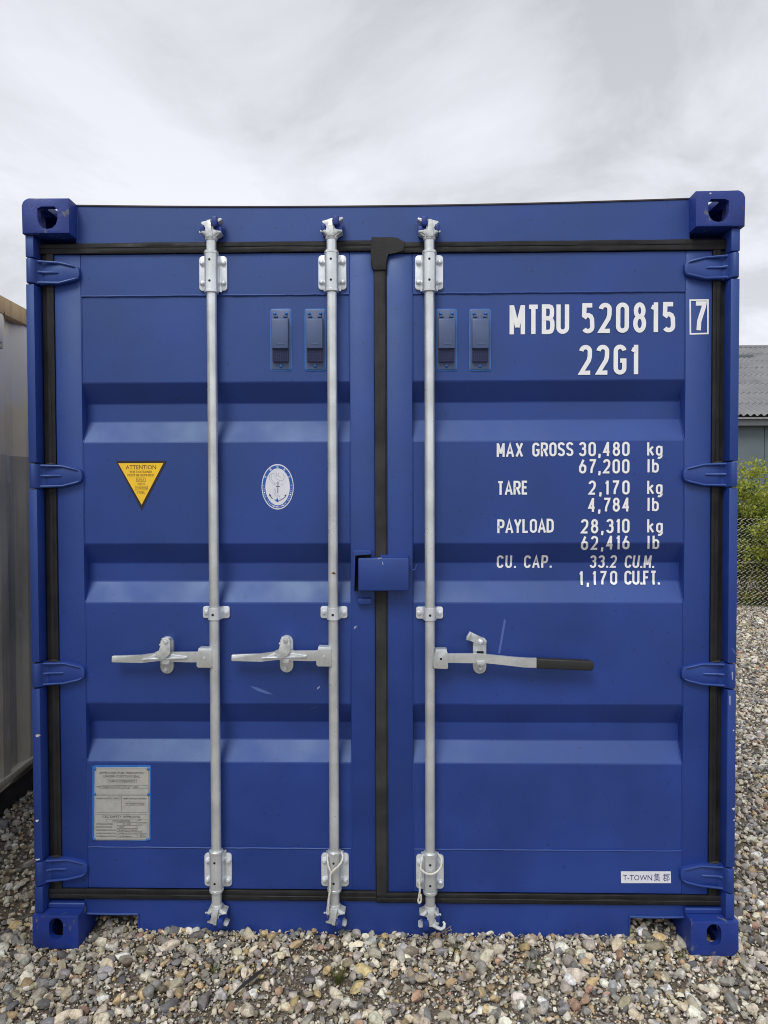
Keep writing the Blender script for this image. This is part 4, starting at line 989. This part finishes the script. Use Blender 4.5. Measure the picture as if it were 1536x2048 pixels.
# ---------------- ropes hanging on the bars
def rope(name, lines, label, r=.0031):
    bm = NB()
    for ln in lines:
        p_ = [Vector(q) for q in ln]; sm_ = []
        for i in range(len(p_)-1):                                # Catmull-Rom
            a, b, c, d = p_[max(i-1, 0)], p_[i], p_[i+1], p_[min(i+2, len(p_)-1)]
            for t_ in (0, .2, .4, .6, .8): sm_.append(.5*((2*b)+(c-a)*t_+(2*a-5*b+4*c-d)*t_*t_+(3*b-a-3*c+d)*t_**3))
        sm_.append(p_[-1])
        fine = []; L_ = 0
        for a, b in zip(sm_, sm_[1:]):
            k_ = max(1, int((b-a).length/.0022))
            for j in range(k_): fine.append(a.lerp(b, j/k_))
        fine.append(sm_[-1])
        for ph in (0, 2*PI/3, 4*PI/3):
            o_ = []; s_ = 0
            for i, q in enumerate(fine):
                t_ = (fine[min(i+1, len(fine)-1)]-fine[max(i-1, 0)]).normalized(); s_ += (fine[i]-fine[i-1]).length if i else 0
                u_ = t_.cross(Vector((0, 1, 0))); u_ = u_.normalized() if u_.length > .01 else Vector((1, 0, 0)); v_ = t_.cross(u_)
                an = s_/.0145*2*PI+ph; o_.append(q+(u_*math.cos(an)+v_*math.sin(an))*r*.55)
            tube(bm, o_, r*.72, 6)
    return tag(obj(name, bm, M['rope'], None, smooth=60), label, 'rope', 'ropes tied to the locking bars')
W_ = lambda a, b, y: tuple(P(a, b, y))
ox, oy, s12 = 640, 1690, 12.05
Wb = lambda a, b, y: W_(ox+a/s12, oy+b/s12, y)
rope('rope', [[Wb(360,110,.056),Wb(260,125,.050),Wb(200,200,.026),Wb(180,330,.010),Wb(195,480,.002),Wb(235,600,-.001),Wb(262,690,-.001),Wb(245,800,.000),Wb(238,950,.001),Wb(232,1100,.001),Wb(225,1200,.002),Wb(205,1320,.004),Wb(190,1450,.006),Wb(182,1570,.010),Wb(200,1670,.012)],
              [Wb(360,108,.057),Wb(470,120,.050),Wb(530,190,.026),Wb(548,290,.010),Wb(525,390,.002),Wb(450,500,-.003),Wb(350,590,-.006),Wb(280,660,-.007),Wb(250,740,-.007),Wb(252,850,-.006),Wb(245,1000,-.005),Wb(238,1140,-.004),Wb(215,1250,-.002),Wb(205,1400,.000),Wb(200,1540,.004),Wb(212,1640,.008)]],
     'white twisted rope knotted in a Y round the middle locking bar')
ox2, oy2, s11 = 800, 1690, 11.375
Wc = lambda a, b, y: W_(ox2+a/s11, oy2+b/s11, y)
rope('rope', [[Wc(700,140,.057),Wc(600,160,.050),Wc(540,200,.030),Wc(490,320,.014),Wc(475,450,.008),Wc(462,570,.004),Wc(452,720,.004),Wc(440,880,.006),Wc(450,1040,.008),Wc(432,1160,.008),Wc(415,1270,.010),Wc(440,1320,.012),Wc(478,1260,.012),Wc(470,1130,.006)],
              [Wc(700,138,.058),Wc(790,155,.050),Wc(880,220,.034),Wc(945,320,.022),Wc(945,440,.012),Wc(890,560,.002),Wc(790,640,-.003),Wc(680,665,-.004),Wc(580,640,-.002),Wc(500,580,.000),Wc(465,560,.001)]],
     'white twisted rope looped loosely round the right locking bar')

# ------------------------------------------------------------------ old beige container on the left
OLD_Z0 = .12
A0 = G(0, 1583.6, OLD_Z0); B0 = G(67.4, 1529.7, OLD_Z0); dv = (B0-A0); dv.z = 0; dv.normalize(); nvx = Vector((-dv.y, dv.x, 0))   # nvx: into the old container
OLD_ZT = CAMPOS.z + 0
dd = ray(0, 583); tt = (Vector((A0.x, A0.y, 0))-Vector((CAMPOS.x, CAMPOS.y, 0))).length/Vector((dd.x, dd.y, 0)).length; OLD_ZT = CAMPOS.z+dd.z*tt
org = A0 - dv*2.6
LEN = 6.06
M['beige'] = mat('old_beige_paint', (.86, .77, .56), .65, 0, .12, 2.2, .35, 40, streak=.5, col2=(.76, .73, .68), c2amt=.45, c2scale=2.6)
M['grey_old'] = mat('old_grey_paint', (.62, .58, .46), .7, 0, .18, 2.6, .4, 40, streak=.55, col2=(.66, .65, .60), c2amt=.1, c2scale=5)
M['tan'] = mat('tan_rail_paint', (.56, .39, .20), .65, 0, .12, 6, .4, 50, streak=.4, col2=(.20, .11, .06), c2amt=-.25, c2scale=18)
M['timber'] = mat('dark_timber', (.030, .028, .026), .85, 0, .4, 12, .9, 40)
M['pale_metal'] = mat('pale_flange', (.30, .27, .20), .6, 0, .25, 14, .4, 60)
old = thing('old_container', 'weathered beige and grey steel container with tan top rail beside the blue one', 'shipping container', (org+dv*3+nvx*1.2)*1.0)
old.location.z = 0
def OP(s_, o_, z_): q = org+dv*s_+nvx*o_; return (q.x, q.y, z_)
def quadbox(bm, s0, s1, o0, o1, z0, z1, bev=0):
    v = [bm.verts.new(OP(s_, o_, z_)) for s_ in (s0, s1) for o_ in (o0, o1) for z_ in (z0, z1)]
    f = [bm.faces.new([v[i] for i in q]) for q in ((0,1,3,2),(4,6,7,5),(0,4,5,1),(2,3,7,6),(0,2,6,4),(1,5,7,3))]
    if bev: bmesh.ops.bevel(bm, geom=list({e_ for q in f for e_ in q.edges}), offset=bev, segments=2, affect='EDGES', profile=.5)
zr = OLD_ZT-.088
def oldwall(z0, z1, m_, nm, rag):
    bm = NB(); cur = None; i = 0
    for s_, d_ in corrug(.16, 5.9, .278, .036):
        jag = .02*mnoise.noise((s_*3.1, 1.3, rag)) if rag else 0
        a = bm.verts.new(OP(s_, .012+d_, z0+(0 if rag < 2 else jag))); b = bm.verts.new(OP(s_, .012+d_, z1+(jag if rag == 1 else 0)))
        if cur: bm.faces.new((cur[0], a, b, cur[1]))
        cur = (a, b)
    return obj(nm, bm, m_, old, smooth=20)
ZPAINT = 1.79
oldwall(OLD_Z0+.03, ZPAINT, M['grey_old'], 'lower_wall', 0); oldwall(ZPAINT, zr+.01, M['beige'], 'upper_wall', 0)
bm = NB(); quadbox(bm, .0, LEN, -.004, .06, zr, OLD_ZT, .006); obj('top_rail', bm, M['tan'], old)
bm = NB(); quadbox(bm, .0, LEN, .004, .05, OLD_Z0+.004, OLD_Z0+.04, .003); obj('bottom_rail', bm, M['grey_old'], old)
bm = NB(); quadbox(bm, .0, LEN, -.006, .05, OLD_Z0-.004, OLD_Z0+.003, .001); obj('bottom_flange', bm, M['pale_metal'], old)
sA = (A0-org).dot(dv)                      # bent flange plate
bm = NB(); bp_ = [(-.01, 0), (.05, .022), (.22, .030), (.42, .012), (.44, 0), (.2, -.006)]
vv = [bm.verts.new(OP(sA+a+.04, -.012-.010*(b > .01), OLD_Z0+b+.002)) for a, b in bp_]; bm.faces.new(vv); bmesh.ops.solidify(bm, geom=list(bm.faces), thickness=.004); obj('bent_flange', bm, M['pale_metal'], old)
for s0 in (0, LEN-.16):
    bm = NB(); quadbox(bm, s0, s0+.16, -.003, .16, OLD_Z0, OLD_ZT+.006, .004); obj('corner_post', bm, M['beige'], old)
bm = NB(); quadbox(bm, .02, LEN-.02, .06, 2.42, OLD_ZT-.05, OLD_ZT-.02); obj('roof', bm, M['beige'], old)
bm = NB(); quadbox(bm, .02, LEN-.02, 2.38, 2.42, OLD_Z0, OLD_ZT-.05); obj('far_wall', bm, M['beige'], old)
for s0 in (.03, LEN-.07):
    bm = NB(); quadbox(bm, s0, s0+.04, .06, 2.38, OLD_Z0, OLD_ZT-.05); obj('end_wall', bm, M['beige'], old)
bm = NB(); quadbox(bm, .08, LEN-.08, .05, 2.36, OLD_Z0+.01, OLD_Z0+.05); obj('floor', bm, M['dark'], old)
# ventilator box on the old wall
vz0, vz1 = Z(6, 700, A0.y), Z(6, 628, A0.y)
sv = sA-.02
bm = NB(); quadbox(bm, sv-.30, sv+.02, -.055, .03, vz0+.03, vz1, .010); vb = obj('vent_box', bm, M['beige'], old)
bm = NB(); quadbox(bm, sv-.30, sv+.06, -.030, .03, vz0+.012, vz0+.06, .004); obj('vent_mouth', bm, M['grey_old'], vb)
bm = NB(); quadbox(bm, sv-.32, sv+.03, -.012, .03, vz0-.012, vz0+.008, .003); obj('vent_flange', bm, M['beige'], vb)
beam = NB(); quadbox(beam, .2, LEN-.2, .012, .20, -.12, OLD_Z0-.006, .006)
tag(obj('timber_beam', beam, M['timber'], None), 'dark timber beam lying on gravel under the old container', 'beam')

# ------------------------------------------------------------------ shed with corrugated roof on the right
EY = 16.6; EZ = 3.70; RY = 24.9; RZ = 7.13
shed = thing('shed', 'long grey clad shed with corrugated roof standing behind the fence', 'building', (11, EY+.4, 0))
M['fibre'] = mat('fibre_cement', (.215, .218, .225), .8, 0, .10, 1.6, .3, 30, streak=0, col2=(.17, .175, .18), c2amt=.1, c2scale=1.1)
M['clad'] = mat('grey_cladding', (.125, .165, .18), .6, 0, .06, 1.2, .1, 20)
M['gutter'] = mat('white_gutter', (.55, .56, .57), .5)
M['fascia'] = mat('grey_fascia', (.12, .135, .14), .6)
ang = math.atan2(RZ-EZ, RY-EY); SL = math.hypot(RZ-EZ, RY-EY); NR = 8; rowl = SL/NR; pitch = .177; nw = 6
def sheet_mesh():
    bm = NB(); seg = 6; hgt = .031; ln = rowl+.12
    cols_ = []
    for i in range(nw*seg+3):
        x = i*pitch/seg; h = hgt*math.cos(2*PI*x/pitch)
        cols_.append([bm.verts.new((x, 0, h)), bm.verts.new((x, ln, h)), bm.verts.new((x, 0, h-.008))])
    for a, b in zip(cols_, cols_[1:]):
        bm.faces.new((a[0], b[0], b[1], a[1])); bm.faces.new((a[2], b[2], b[0], a[0]))
    me_ = bpy.data.meshes.new('roof_sheet'); bm.to_mesh(me_); bm.free(); me_.materials.append(M['fibre']); finish(me_, 60); return me_
sm_ = sheet_mesh()
SX0 = 1.6
for r in range(NR):
    for c in range(18):
        t_ = r*rowl
        o = bpy.data.objects.new('roof_sheet', sm_); C.objects.link(o)
        tl = random.uniform(-.004, .004)
        o.location = (SX0+c*pitch*nw-(r % 2)*0, EY-.12+math.cos(ang)*(t_-.05), EZ-.03+math.sin(ang)*(t_-.05)+.012+.003*(c % 2))
        o.rotation_euler = (ang-.012+tl*.4, 0, 0)
        attach(o, shed)
SX1 = SX0+18*pitch*nw
bm = NB(); tube(bm, [(SX0-.1, RY+.02, RZ+.02), (SX1+.1, RY+.02, RZ+.02)], .09, 10); obj('ridge_cap', bm, M['fibre'], shed)
bm = NB(); vv = [bm.verts.new(q) for q in ((SX0, RY, RZ), (SX1, RY, RZ), (SX1, 2*RY-EY, EZ), (SX0, 2*RY-EY, EZ))]; bm.faces.new(vv); obj('rear_roof', bm, M['fibre'], shed)
bm = NB(); box(bm, SX0, SX1, EY-.10, EY+.06, EZ-.135, EZ-.085, .01); obj('gutter', bm, M['gutter'], shed)
bm = NB(); box(bm, SX0, SX1, EY-.03, EY+.12, EZ-.30, EZ-.140); obj('fascia', bm, M['fascia'], shed)
bm = NB(); box(bm, SX0+.05, SX1-.05, EY+.30, EY+.38, -.1, EZ-.05); obj('wall_core', bm, M['dark'], shed)
pwid = 1.13; xs0 = X(1529, 900, EY+.26)
k0 = math.ceil((SX0+.1-xs0)/pwid); k1 = math.floor((SX1-.1-xs0)/pwid)
bm = NB(); box(bm, .006, pwid-.006, 0, .035, 0, EZ-.15, .004); me = bpy.data.meshes.new('wall_panel'); bmesh.ops.recalc_face_normals(bm, faces=bm.faces); bm.to_mesh(me); bm.free(); me.materials.append(M['clad'])
for k in range(k0, k1): inst('wall_panel', me, shed, (xs0+k*pwid, EY+.26, -.05))
for sx in (SX0+.1, SX1-.1):
    bm = NB(); vv = [bm.verts.new((sx, a, b)) for a, b in ((EY+.3, -.1), (2*RY-EY-.3, -.1), (2*RY-EY-.3, EZ-.05), (RY, RZ-.1), (EY+.3, EZ-.05))]; bm.faces.new(vv); obj('gable_wall', bm, M['clad'], shed)
bm = NB(); q0 = P(1478, 716.5, EY+6.7); box(bm, q0.x-.5, q0.x+.42, q0.y-.2, q0.y+.4, q0.z-.05, q0.z+.10, .02); obj('roof_hatch', bm, M['fascia'], shed)

# ------------------------------------------------------------------ chain link fence
FY = 7.27; FX0, FX1, FH = 1.9, 13.0, 1.24
M['wire'] = mat('galvanised_wire', (.52, .52, .49), .5, 0)
fence = thing('chain_link_fence', 'low chain link wire fence across the gravel in front of the shrubs', 'fence', ((FX0+FX1)/2, FY, 0))
dm = .0707; V = []; F = []
nw_ = int((FX1-FX0)/dm); nh = int(FH/(dm/2))
def seg3(a, b, r):
    a = Vector(a); b = Vector(b); t = (b-a).normalized(); u = t.cross(Vector((0, 1, 0))).normalized(); v = t.cross(u); i0 = len(V)
    for p_ in (a, b):
        for k in range(3): V.append(tuple(p_+(u*math.cos(2.094*k)+v*math.sin(2.094*k))*r))
    for k in range(3): F.append((i0+k, i0+(k+1) % 3, i0+3+(k+1) % 3, i0+3+k))
for i in range(nw_):
    x = FX0+i*dm
    for j in range(nh):
        s = 1 if j % 2 == 0 else -1
        bx_ = .012*mnoise.noise((x*.9, j*.08, 4)); by_ = .03*mnoise.noise((x*.5, j*.05, 8))
        seg3((x-s*dm/2+bx_, FY-.0016*s+by_, .02+j*dm/2), (x+s*dm/2+bx_, FY+.0016*s+by_, .02+(j+1)*dm/2), .0028)
for z_ in (.03, .66):
    for i in range(24): a = FX0+(FX1-FX0)*i/24; b = FX0+(FX1-FX0)*(i+1)/24; seg3((a, FY-.02, z_), (b, FY-.02, z_), .0016)
me = bpy.data.meshes.new('wire_mesh'); me.from_pydata(V, [], F); o = obj('wire_mesh', me, M['wire'], fence, smooth=None, kind='stuff')
for i in range(4):
    bm = NB(); lathe(bm, 3.55+i*2.3, FY+.035, [(.024, -.1), (.024, FH+.06), (.012, FH+.075)], 10); obj('fence_post', bm, M['wire'], fence)

# ------------------------------------------------------------------ shrubs and weeds behind the fence
def leaf_mat(name, c1, c2):
    Mt = bpy.data.materials.new(name); Mt.use_nodes = True; nt = Mt.node_tree; n = nt.nodes; l = nt.links; b = n['Principled BSDF']
    g = n.new('ShaderNodeNewGeometry'); mx_ = n.new('ShaderNodeMix'); mx_.data_type = 'RGBA'; l.new(g.outputs['Random Per Island'], mx_.inputs[0])
    mx_.inputs[6].default_value = (*c1, 1); mx_.inputs[7].default_value = (*c2, 1); l.new(mx_.outputs[2], b.inputs['Base Color']); b.inputs['Roughness'].default_value = .55
    tr = n.new('ShaderNodeBsdfTranslucent'); l.new(mx_.outputs[2], tr.inputs[0]); ms = n.new('ShaderNodeMixShader'); ms.inputs[0].default_value = .42
    l.new(b.outputs[0], ms.inputs[1]); l.new(tr.outputs[0], ms.inputs[2]); l.new(ms.outputs[0], n['Material Output'].inputs[0]); return Mt
M['leaf'] = leaf_mat('yellow_green_leaves', (.17, .23, .025), (.50, .52, .09))
M['leaf2'] = leaf_mat('green_leaves', (.045, .085, .02), (.12, .17, .04))
M['stem'] = mat('brown_stems', (.16, .12, .075), .8)
M['straw'] = mat('dry_straw', (.32, .25, .14), .8, 0, .2, 30)
M['pink'] = mat('pink_petals', (.50, .08, .26), .6)
def leaves_mesh(P_, size, rs, droop=.4):
    n_ = len(P_); d = rs.normal(size=(n_, 3)); d[:, 2] -= droop; d /= np.linalg.norm(d, axis=1)[:, None]
    o_ = rs.normal(size=(n_, 3)); o_[:, 2] += .6; u = np.cross(d, o_); u /= np.linalg.norm(u, axis=1)[:, None]
    s_ = size*rs.uniform(.6, 1.3, (n_, 1)); w__ = u*s_*.30; tip = P_+d*s_; mid = P_+d*s_*.45; nn = np.cross(u, d)*s_*.08
    v_ = np.stack([P_, mid+w__+nn, tip, mid-w__+nn], 1).reshape(-1, 3)
    f_ = [(4*i, 4*i+1, 4*i+2, 4*i+3) for i in range(n_)]
    return v_, f_
def shrub(name, x, y, h, wd, nst, nlf, lsz, m_, label, cat, group=None, seed=0, flower=False, lean=0):
    rs = np.random.default_rng(seed); t = thing(name, label, cat, (x, y, 0), group)
    bm = NB(); pos = []
    for s in range(nst):
        a = rs.uniform(0, 2*PI); rr = wd*math.sqrt(rs.uniform(.02, 1))*.5; bx_ = x+.35*rr*math.cos(a); by_ = y+.35*rr*math.sin(a)
        top = Vector((x+rr*1.15*math.cos(a)+lean, y+rr*1.15*math.sin(a)-abs(lean)*.2, h*rs.uniform(.55, 1.05)*(1-.25*(rr/(wd*.5))**2)))
        pl = [Vector((bx_, by_, -.02)).lerp(top, k/5)+Vector((rs.normal()*.02, rs.normal()*.02, .10*h*math.sin(PI*k/5)*.6)) for k in range(6)]
        tube(bm, pl, [.007, .006, .005, .004, .003, .0015], 5)
        m_n = nlf//nst
        for cl_ in range(9):                                   # sprays of leaves along the stem
            k = rs.beta(2.6, 1.0)*5; i = min(4, int(k)); c = pl[i].lerp(pl[i+1], k-i); sp_ = .15*wd*(.35+.65*k/5)
            c = c+Vector((rs.normal()*sp_, rs.normal()*sp_, rs.normal()*sp_*.6)); sg = .05+.03*rs.random()
            for q in range(m_n//9): pos.append((c.x+rs.normal()*sg*1.3, c.y+rs.normal()*sg, max(.02, c.z+rs.normal()*sg*.55)))
    obj('stems', bm, M['stem'], t)
    v_, f_ = leaves_mesh(np.array(pos), lsz, rs); me_ = bpy.data.meshes.new('foliage'); me_.from_pydata(v_.tolist(), [], f_)
    obj('foliage', me_, M[m_], t, smooth=None)
    if flower:
        pos = []; 
        for s in range(2):
            c = Vector((x-.12+rs.normal()*.06, y+rs.normal()*.1, h*rs.uniform(.95, 1.1)))
            for q in range(16): pos.append((c.x+rs.normal()*.02, c.y+rs.normal()*.02, c.z-rs.uniform(0, .25)))
        v_, f_ = leaves_mesh(np.array(pos), .04, rs, 0); me_ = bpy.data.meshes.new('flowers'); me_.from_pydata(v_.tolist(), [], f_); obj('flowers', me_, M['pink'], t, smooth=None)
    return t
gp_ = 'shrubs behind the fence'
shrub('shrub', 5.32, 7.90, 1.98, 1.4, 36, 30000, .050, 'leaf', 'yellow-green leafy shrub spilling over the wire fence, nearest the container edge', 'shrub', gp_, 3)
shrub('shrub', 5.68, 8.45, 2.0, .9, 16, 8000, .055, 'leaf', 'tall loose shrub with upper sprays against the shed wall', 'shrub', gp_, 5, lean=-.1)
shrub('shrub', 4.78, 8.05, 1.85, .95, 22, 10000, .045, 'leaf2', 'darker green shrub close behind the fence mesh', 'shrub', gp_, 8)
shrub('fireweed', 5.02, 8.35, 1.72, .42, 7, 500, .07, 'leaf2', 'slender pink-flowered weed rising beside the container edge', 'plant', None, 9, flower=True)
shrub('shrub', 7.4, 8.5, 1.75, 1.7, 20, 4200, .08, 'leaf', 'broad leafy shrub further along the fence', 'shrub', gp_, 12)
shrub('shrub', 3.3, 8.3, 1.15, 1.5, 18, 6000, .055, 'leaf2', 'low green shrub behind the fence nearest the blue container', 'shrub', gp_, 15)
shrub('shrub', 9.6, 8.6, 1.6, 1.7, 18, 3600, .08, 'leaf2', 'rounded green shrub at the far end of the fence', 'shrub', gp_, 13)
# fallen bare branch caught in the fence
bm = NB(); tube(bm, [G(1474, 1205, .02)+Vector((0, -.05, 0)), P(1495, 1196, FY-.05), P(1515, 1188, FY-.05), P(1545, 1180, FY-.06)], [.005, .0045, .004, .003], 6); tube(bm, [P(1490, 1195, FY-.04), P(1500, 1155, FY-.04), P(1507, 1135, FY-.04)], [.006, .005, .002], 6)
tag(obj('branch', bm, M['straw'], None), 'bare pale branch leaning in the foot of the wire fence', 'branch')

# ------------------------------------------------------------------ small things on the gravel
def gpt(px, py):
    q = G(px, py, 0); 
    for _ in range(4): q = G(px, py, ground_h(q.x, q.y)+.004)
    return q
M['grass'] = leaf_mat('grass_blades', (.10, .13, .03), (.24, .23, .08))
def tuft(px, py, n_, h, spread, label, m_='grass', seed=0):
    c = gpt(px, py); rs = random.Random(seed); bm = NB()
    for k in range(n_):
        a = rs.uniform(0, 2*PI); r_ = spread*rs.random()*.4; b0 = Vector((c.x+r_*math.cos(a), c.y+r_*math.sin(a), c.z-.006)); ln = h*rs.uniform(.5, 1.15); out_ = Vector((math.cos(a), math.sin(a), 0))*spread*rs.uniform(.3, 1.2)
        pts_ = [b0, b0+Vector((0, 0, ln*.5))+out_*.3, b0+Vector((0, 0, ln*.85))+out_*.75, b0+Vector((0, 0, ln))+out_*1.2]
        sd_ = Vector((-math.sin(a), math.cos(a), 0))*.0016; pr_ = None
        for i, q in enumerate(pts_):
            w__ = sd_*(1-i/3.2); cur = (bm.verts.new(q-w__), bm.verts.new(q+w__))
            if pr_: bm.faces.new((pr_[0], pr_[1], cur[1], cur[0]))
            pr_ = cur
    t = obj('grass_tuft', bm, M[m_], None, smooth=None); tag(t, label, 'grass', 'grass tufts in the gravel')
tuft(676, 1962, 46, .050, .035, 'green grass tuft in the gravel before the middle of the doors', seed=1)
tuft(916, 1898, 26, .030, .025, 'small yellowish grass tuft at the sill below the right locking bar', seed=2)
tuft(1048, 1888, 22, .030, .022, 'thin grass tuft at the sill, right of the other tufts', seed=3)
tuft(428, 1945, 20, .026, .03, 'sparse grass tuft left of the black stick', seed=4)
tuft(1362, 1918, 24, .035, .02, 'yellow grass tuft beside the right lower corner casting', seed=6)
tuft(1075, 1938, 22, .024, .04, 'low spreading grass tuft in the gravel right of centre', seed=7)
tuft(300, 1985, 14, .022, .03, 'sparse yellowish tuft near the lower left of the gravel', seed=8)
bm = NB(); a = gpt(466, 2002); b = gpt(528, 1950); tube(bm, [a+Vector((0, 0, .020)), a.lerp(b, .35)+Vector((0, 0, .024)), a.lerp(b, .7)+Vector((.002, 0, .024)), b+Vector((0, 0, .022))], [.003, .0055, .006, .0035], 7)
tag(obj('stick', bm, M['grip'], None), 'black stick lying slantwise on the gravel', 'stick')
bm = NB(); c = gpt(893, 1876)
for k in range(5): tube(bm, [c+Vector((random.uniform(-.01, .01), 0, 0)), c+Vector((random.uniform(-.02, .02), -.004, .02)), c+Vector((random.uniform(-.028, .028), -.008, random.uniform(.03, .05)))], .0011, 5)
tag(obj('dry_twig', bm, M['straw'], None), 'dry twig standing at the sill under the right locking bar', 'twig')
STRAWS = [(330, 1930, 'left of the black stick'), (405, 2010, 'below the black stick at the near edge'), (560, 1915, 'under the lower end of the left locking bar'), (700, 2005, 'in front of the green grass tuft'),
          (790, 1925, 'below the centre seam'), (875, 1990, 'in the middle foreground, right of the green tuft'), (980, 1915, 'between the two small tufts at the sill'), (1130, 2000, 'in the right foreground'), (1215, 1925, 'before the right notch of the sill'), (1290, 1985, 'in front of the right lower corner casting')]
for k in range(10):
    px, py, where = STRAWS[k]; a = gpt(px, py); an = random.uniform(0, PI); ln = random.uniform(.02, .05); d_ = Vector((math.cos(an), math.sin(an), 0))*ln
    bm = NB(); tube(bm, [a+Vector((0, 0, .018)), a+d_*.5+Vector((0, 0, .023)), a+d_+Vector((0, 0, .017))], [.0008, .0012, .0008], 5)
    tag(obj('straw', bm, M['straw'], None), 'thin dry straw stalk lying '+where, 'straw', 'dry stalks on the gravel')
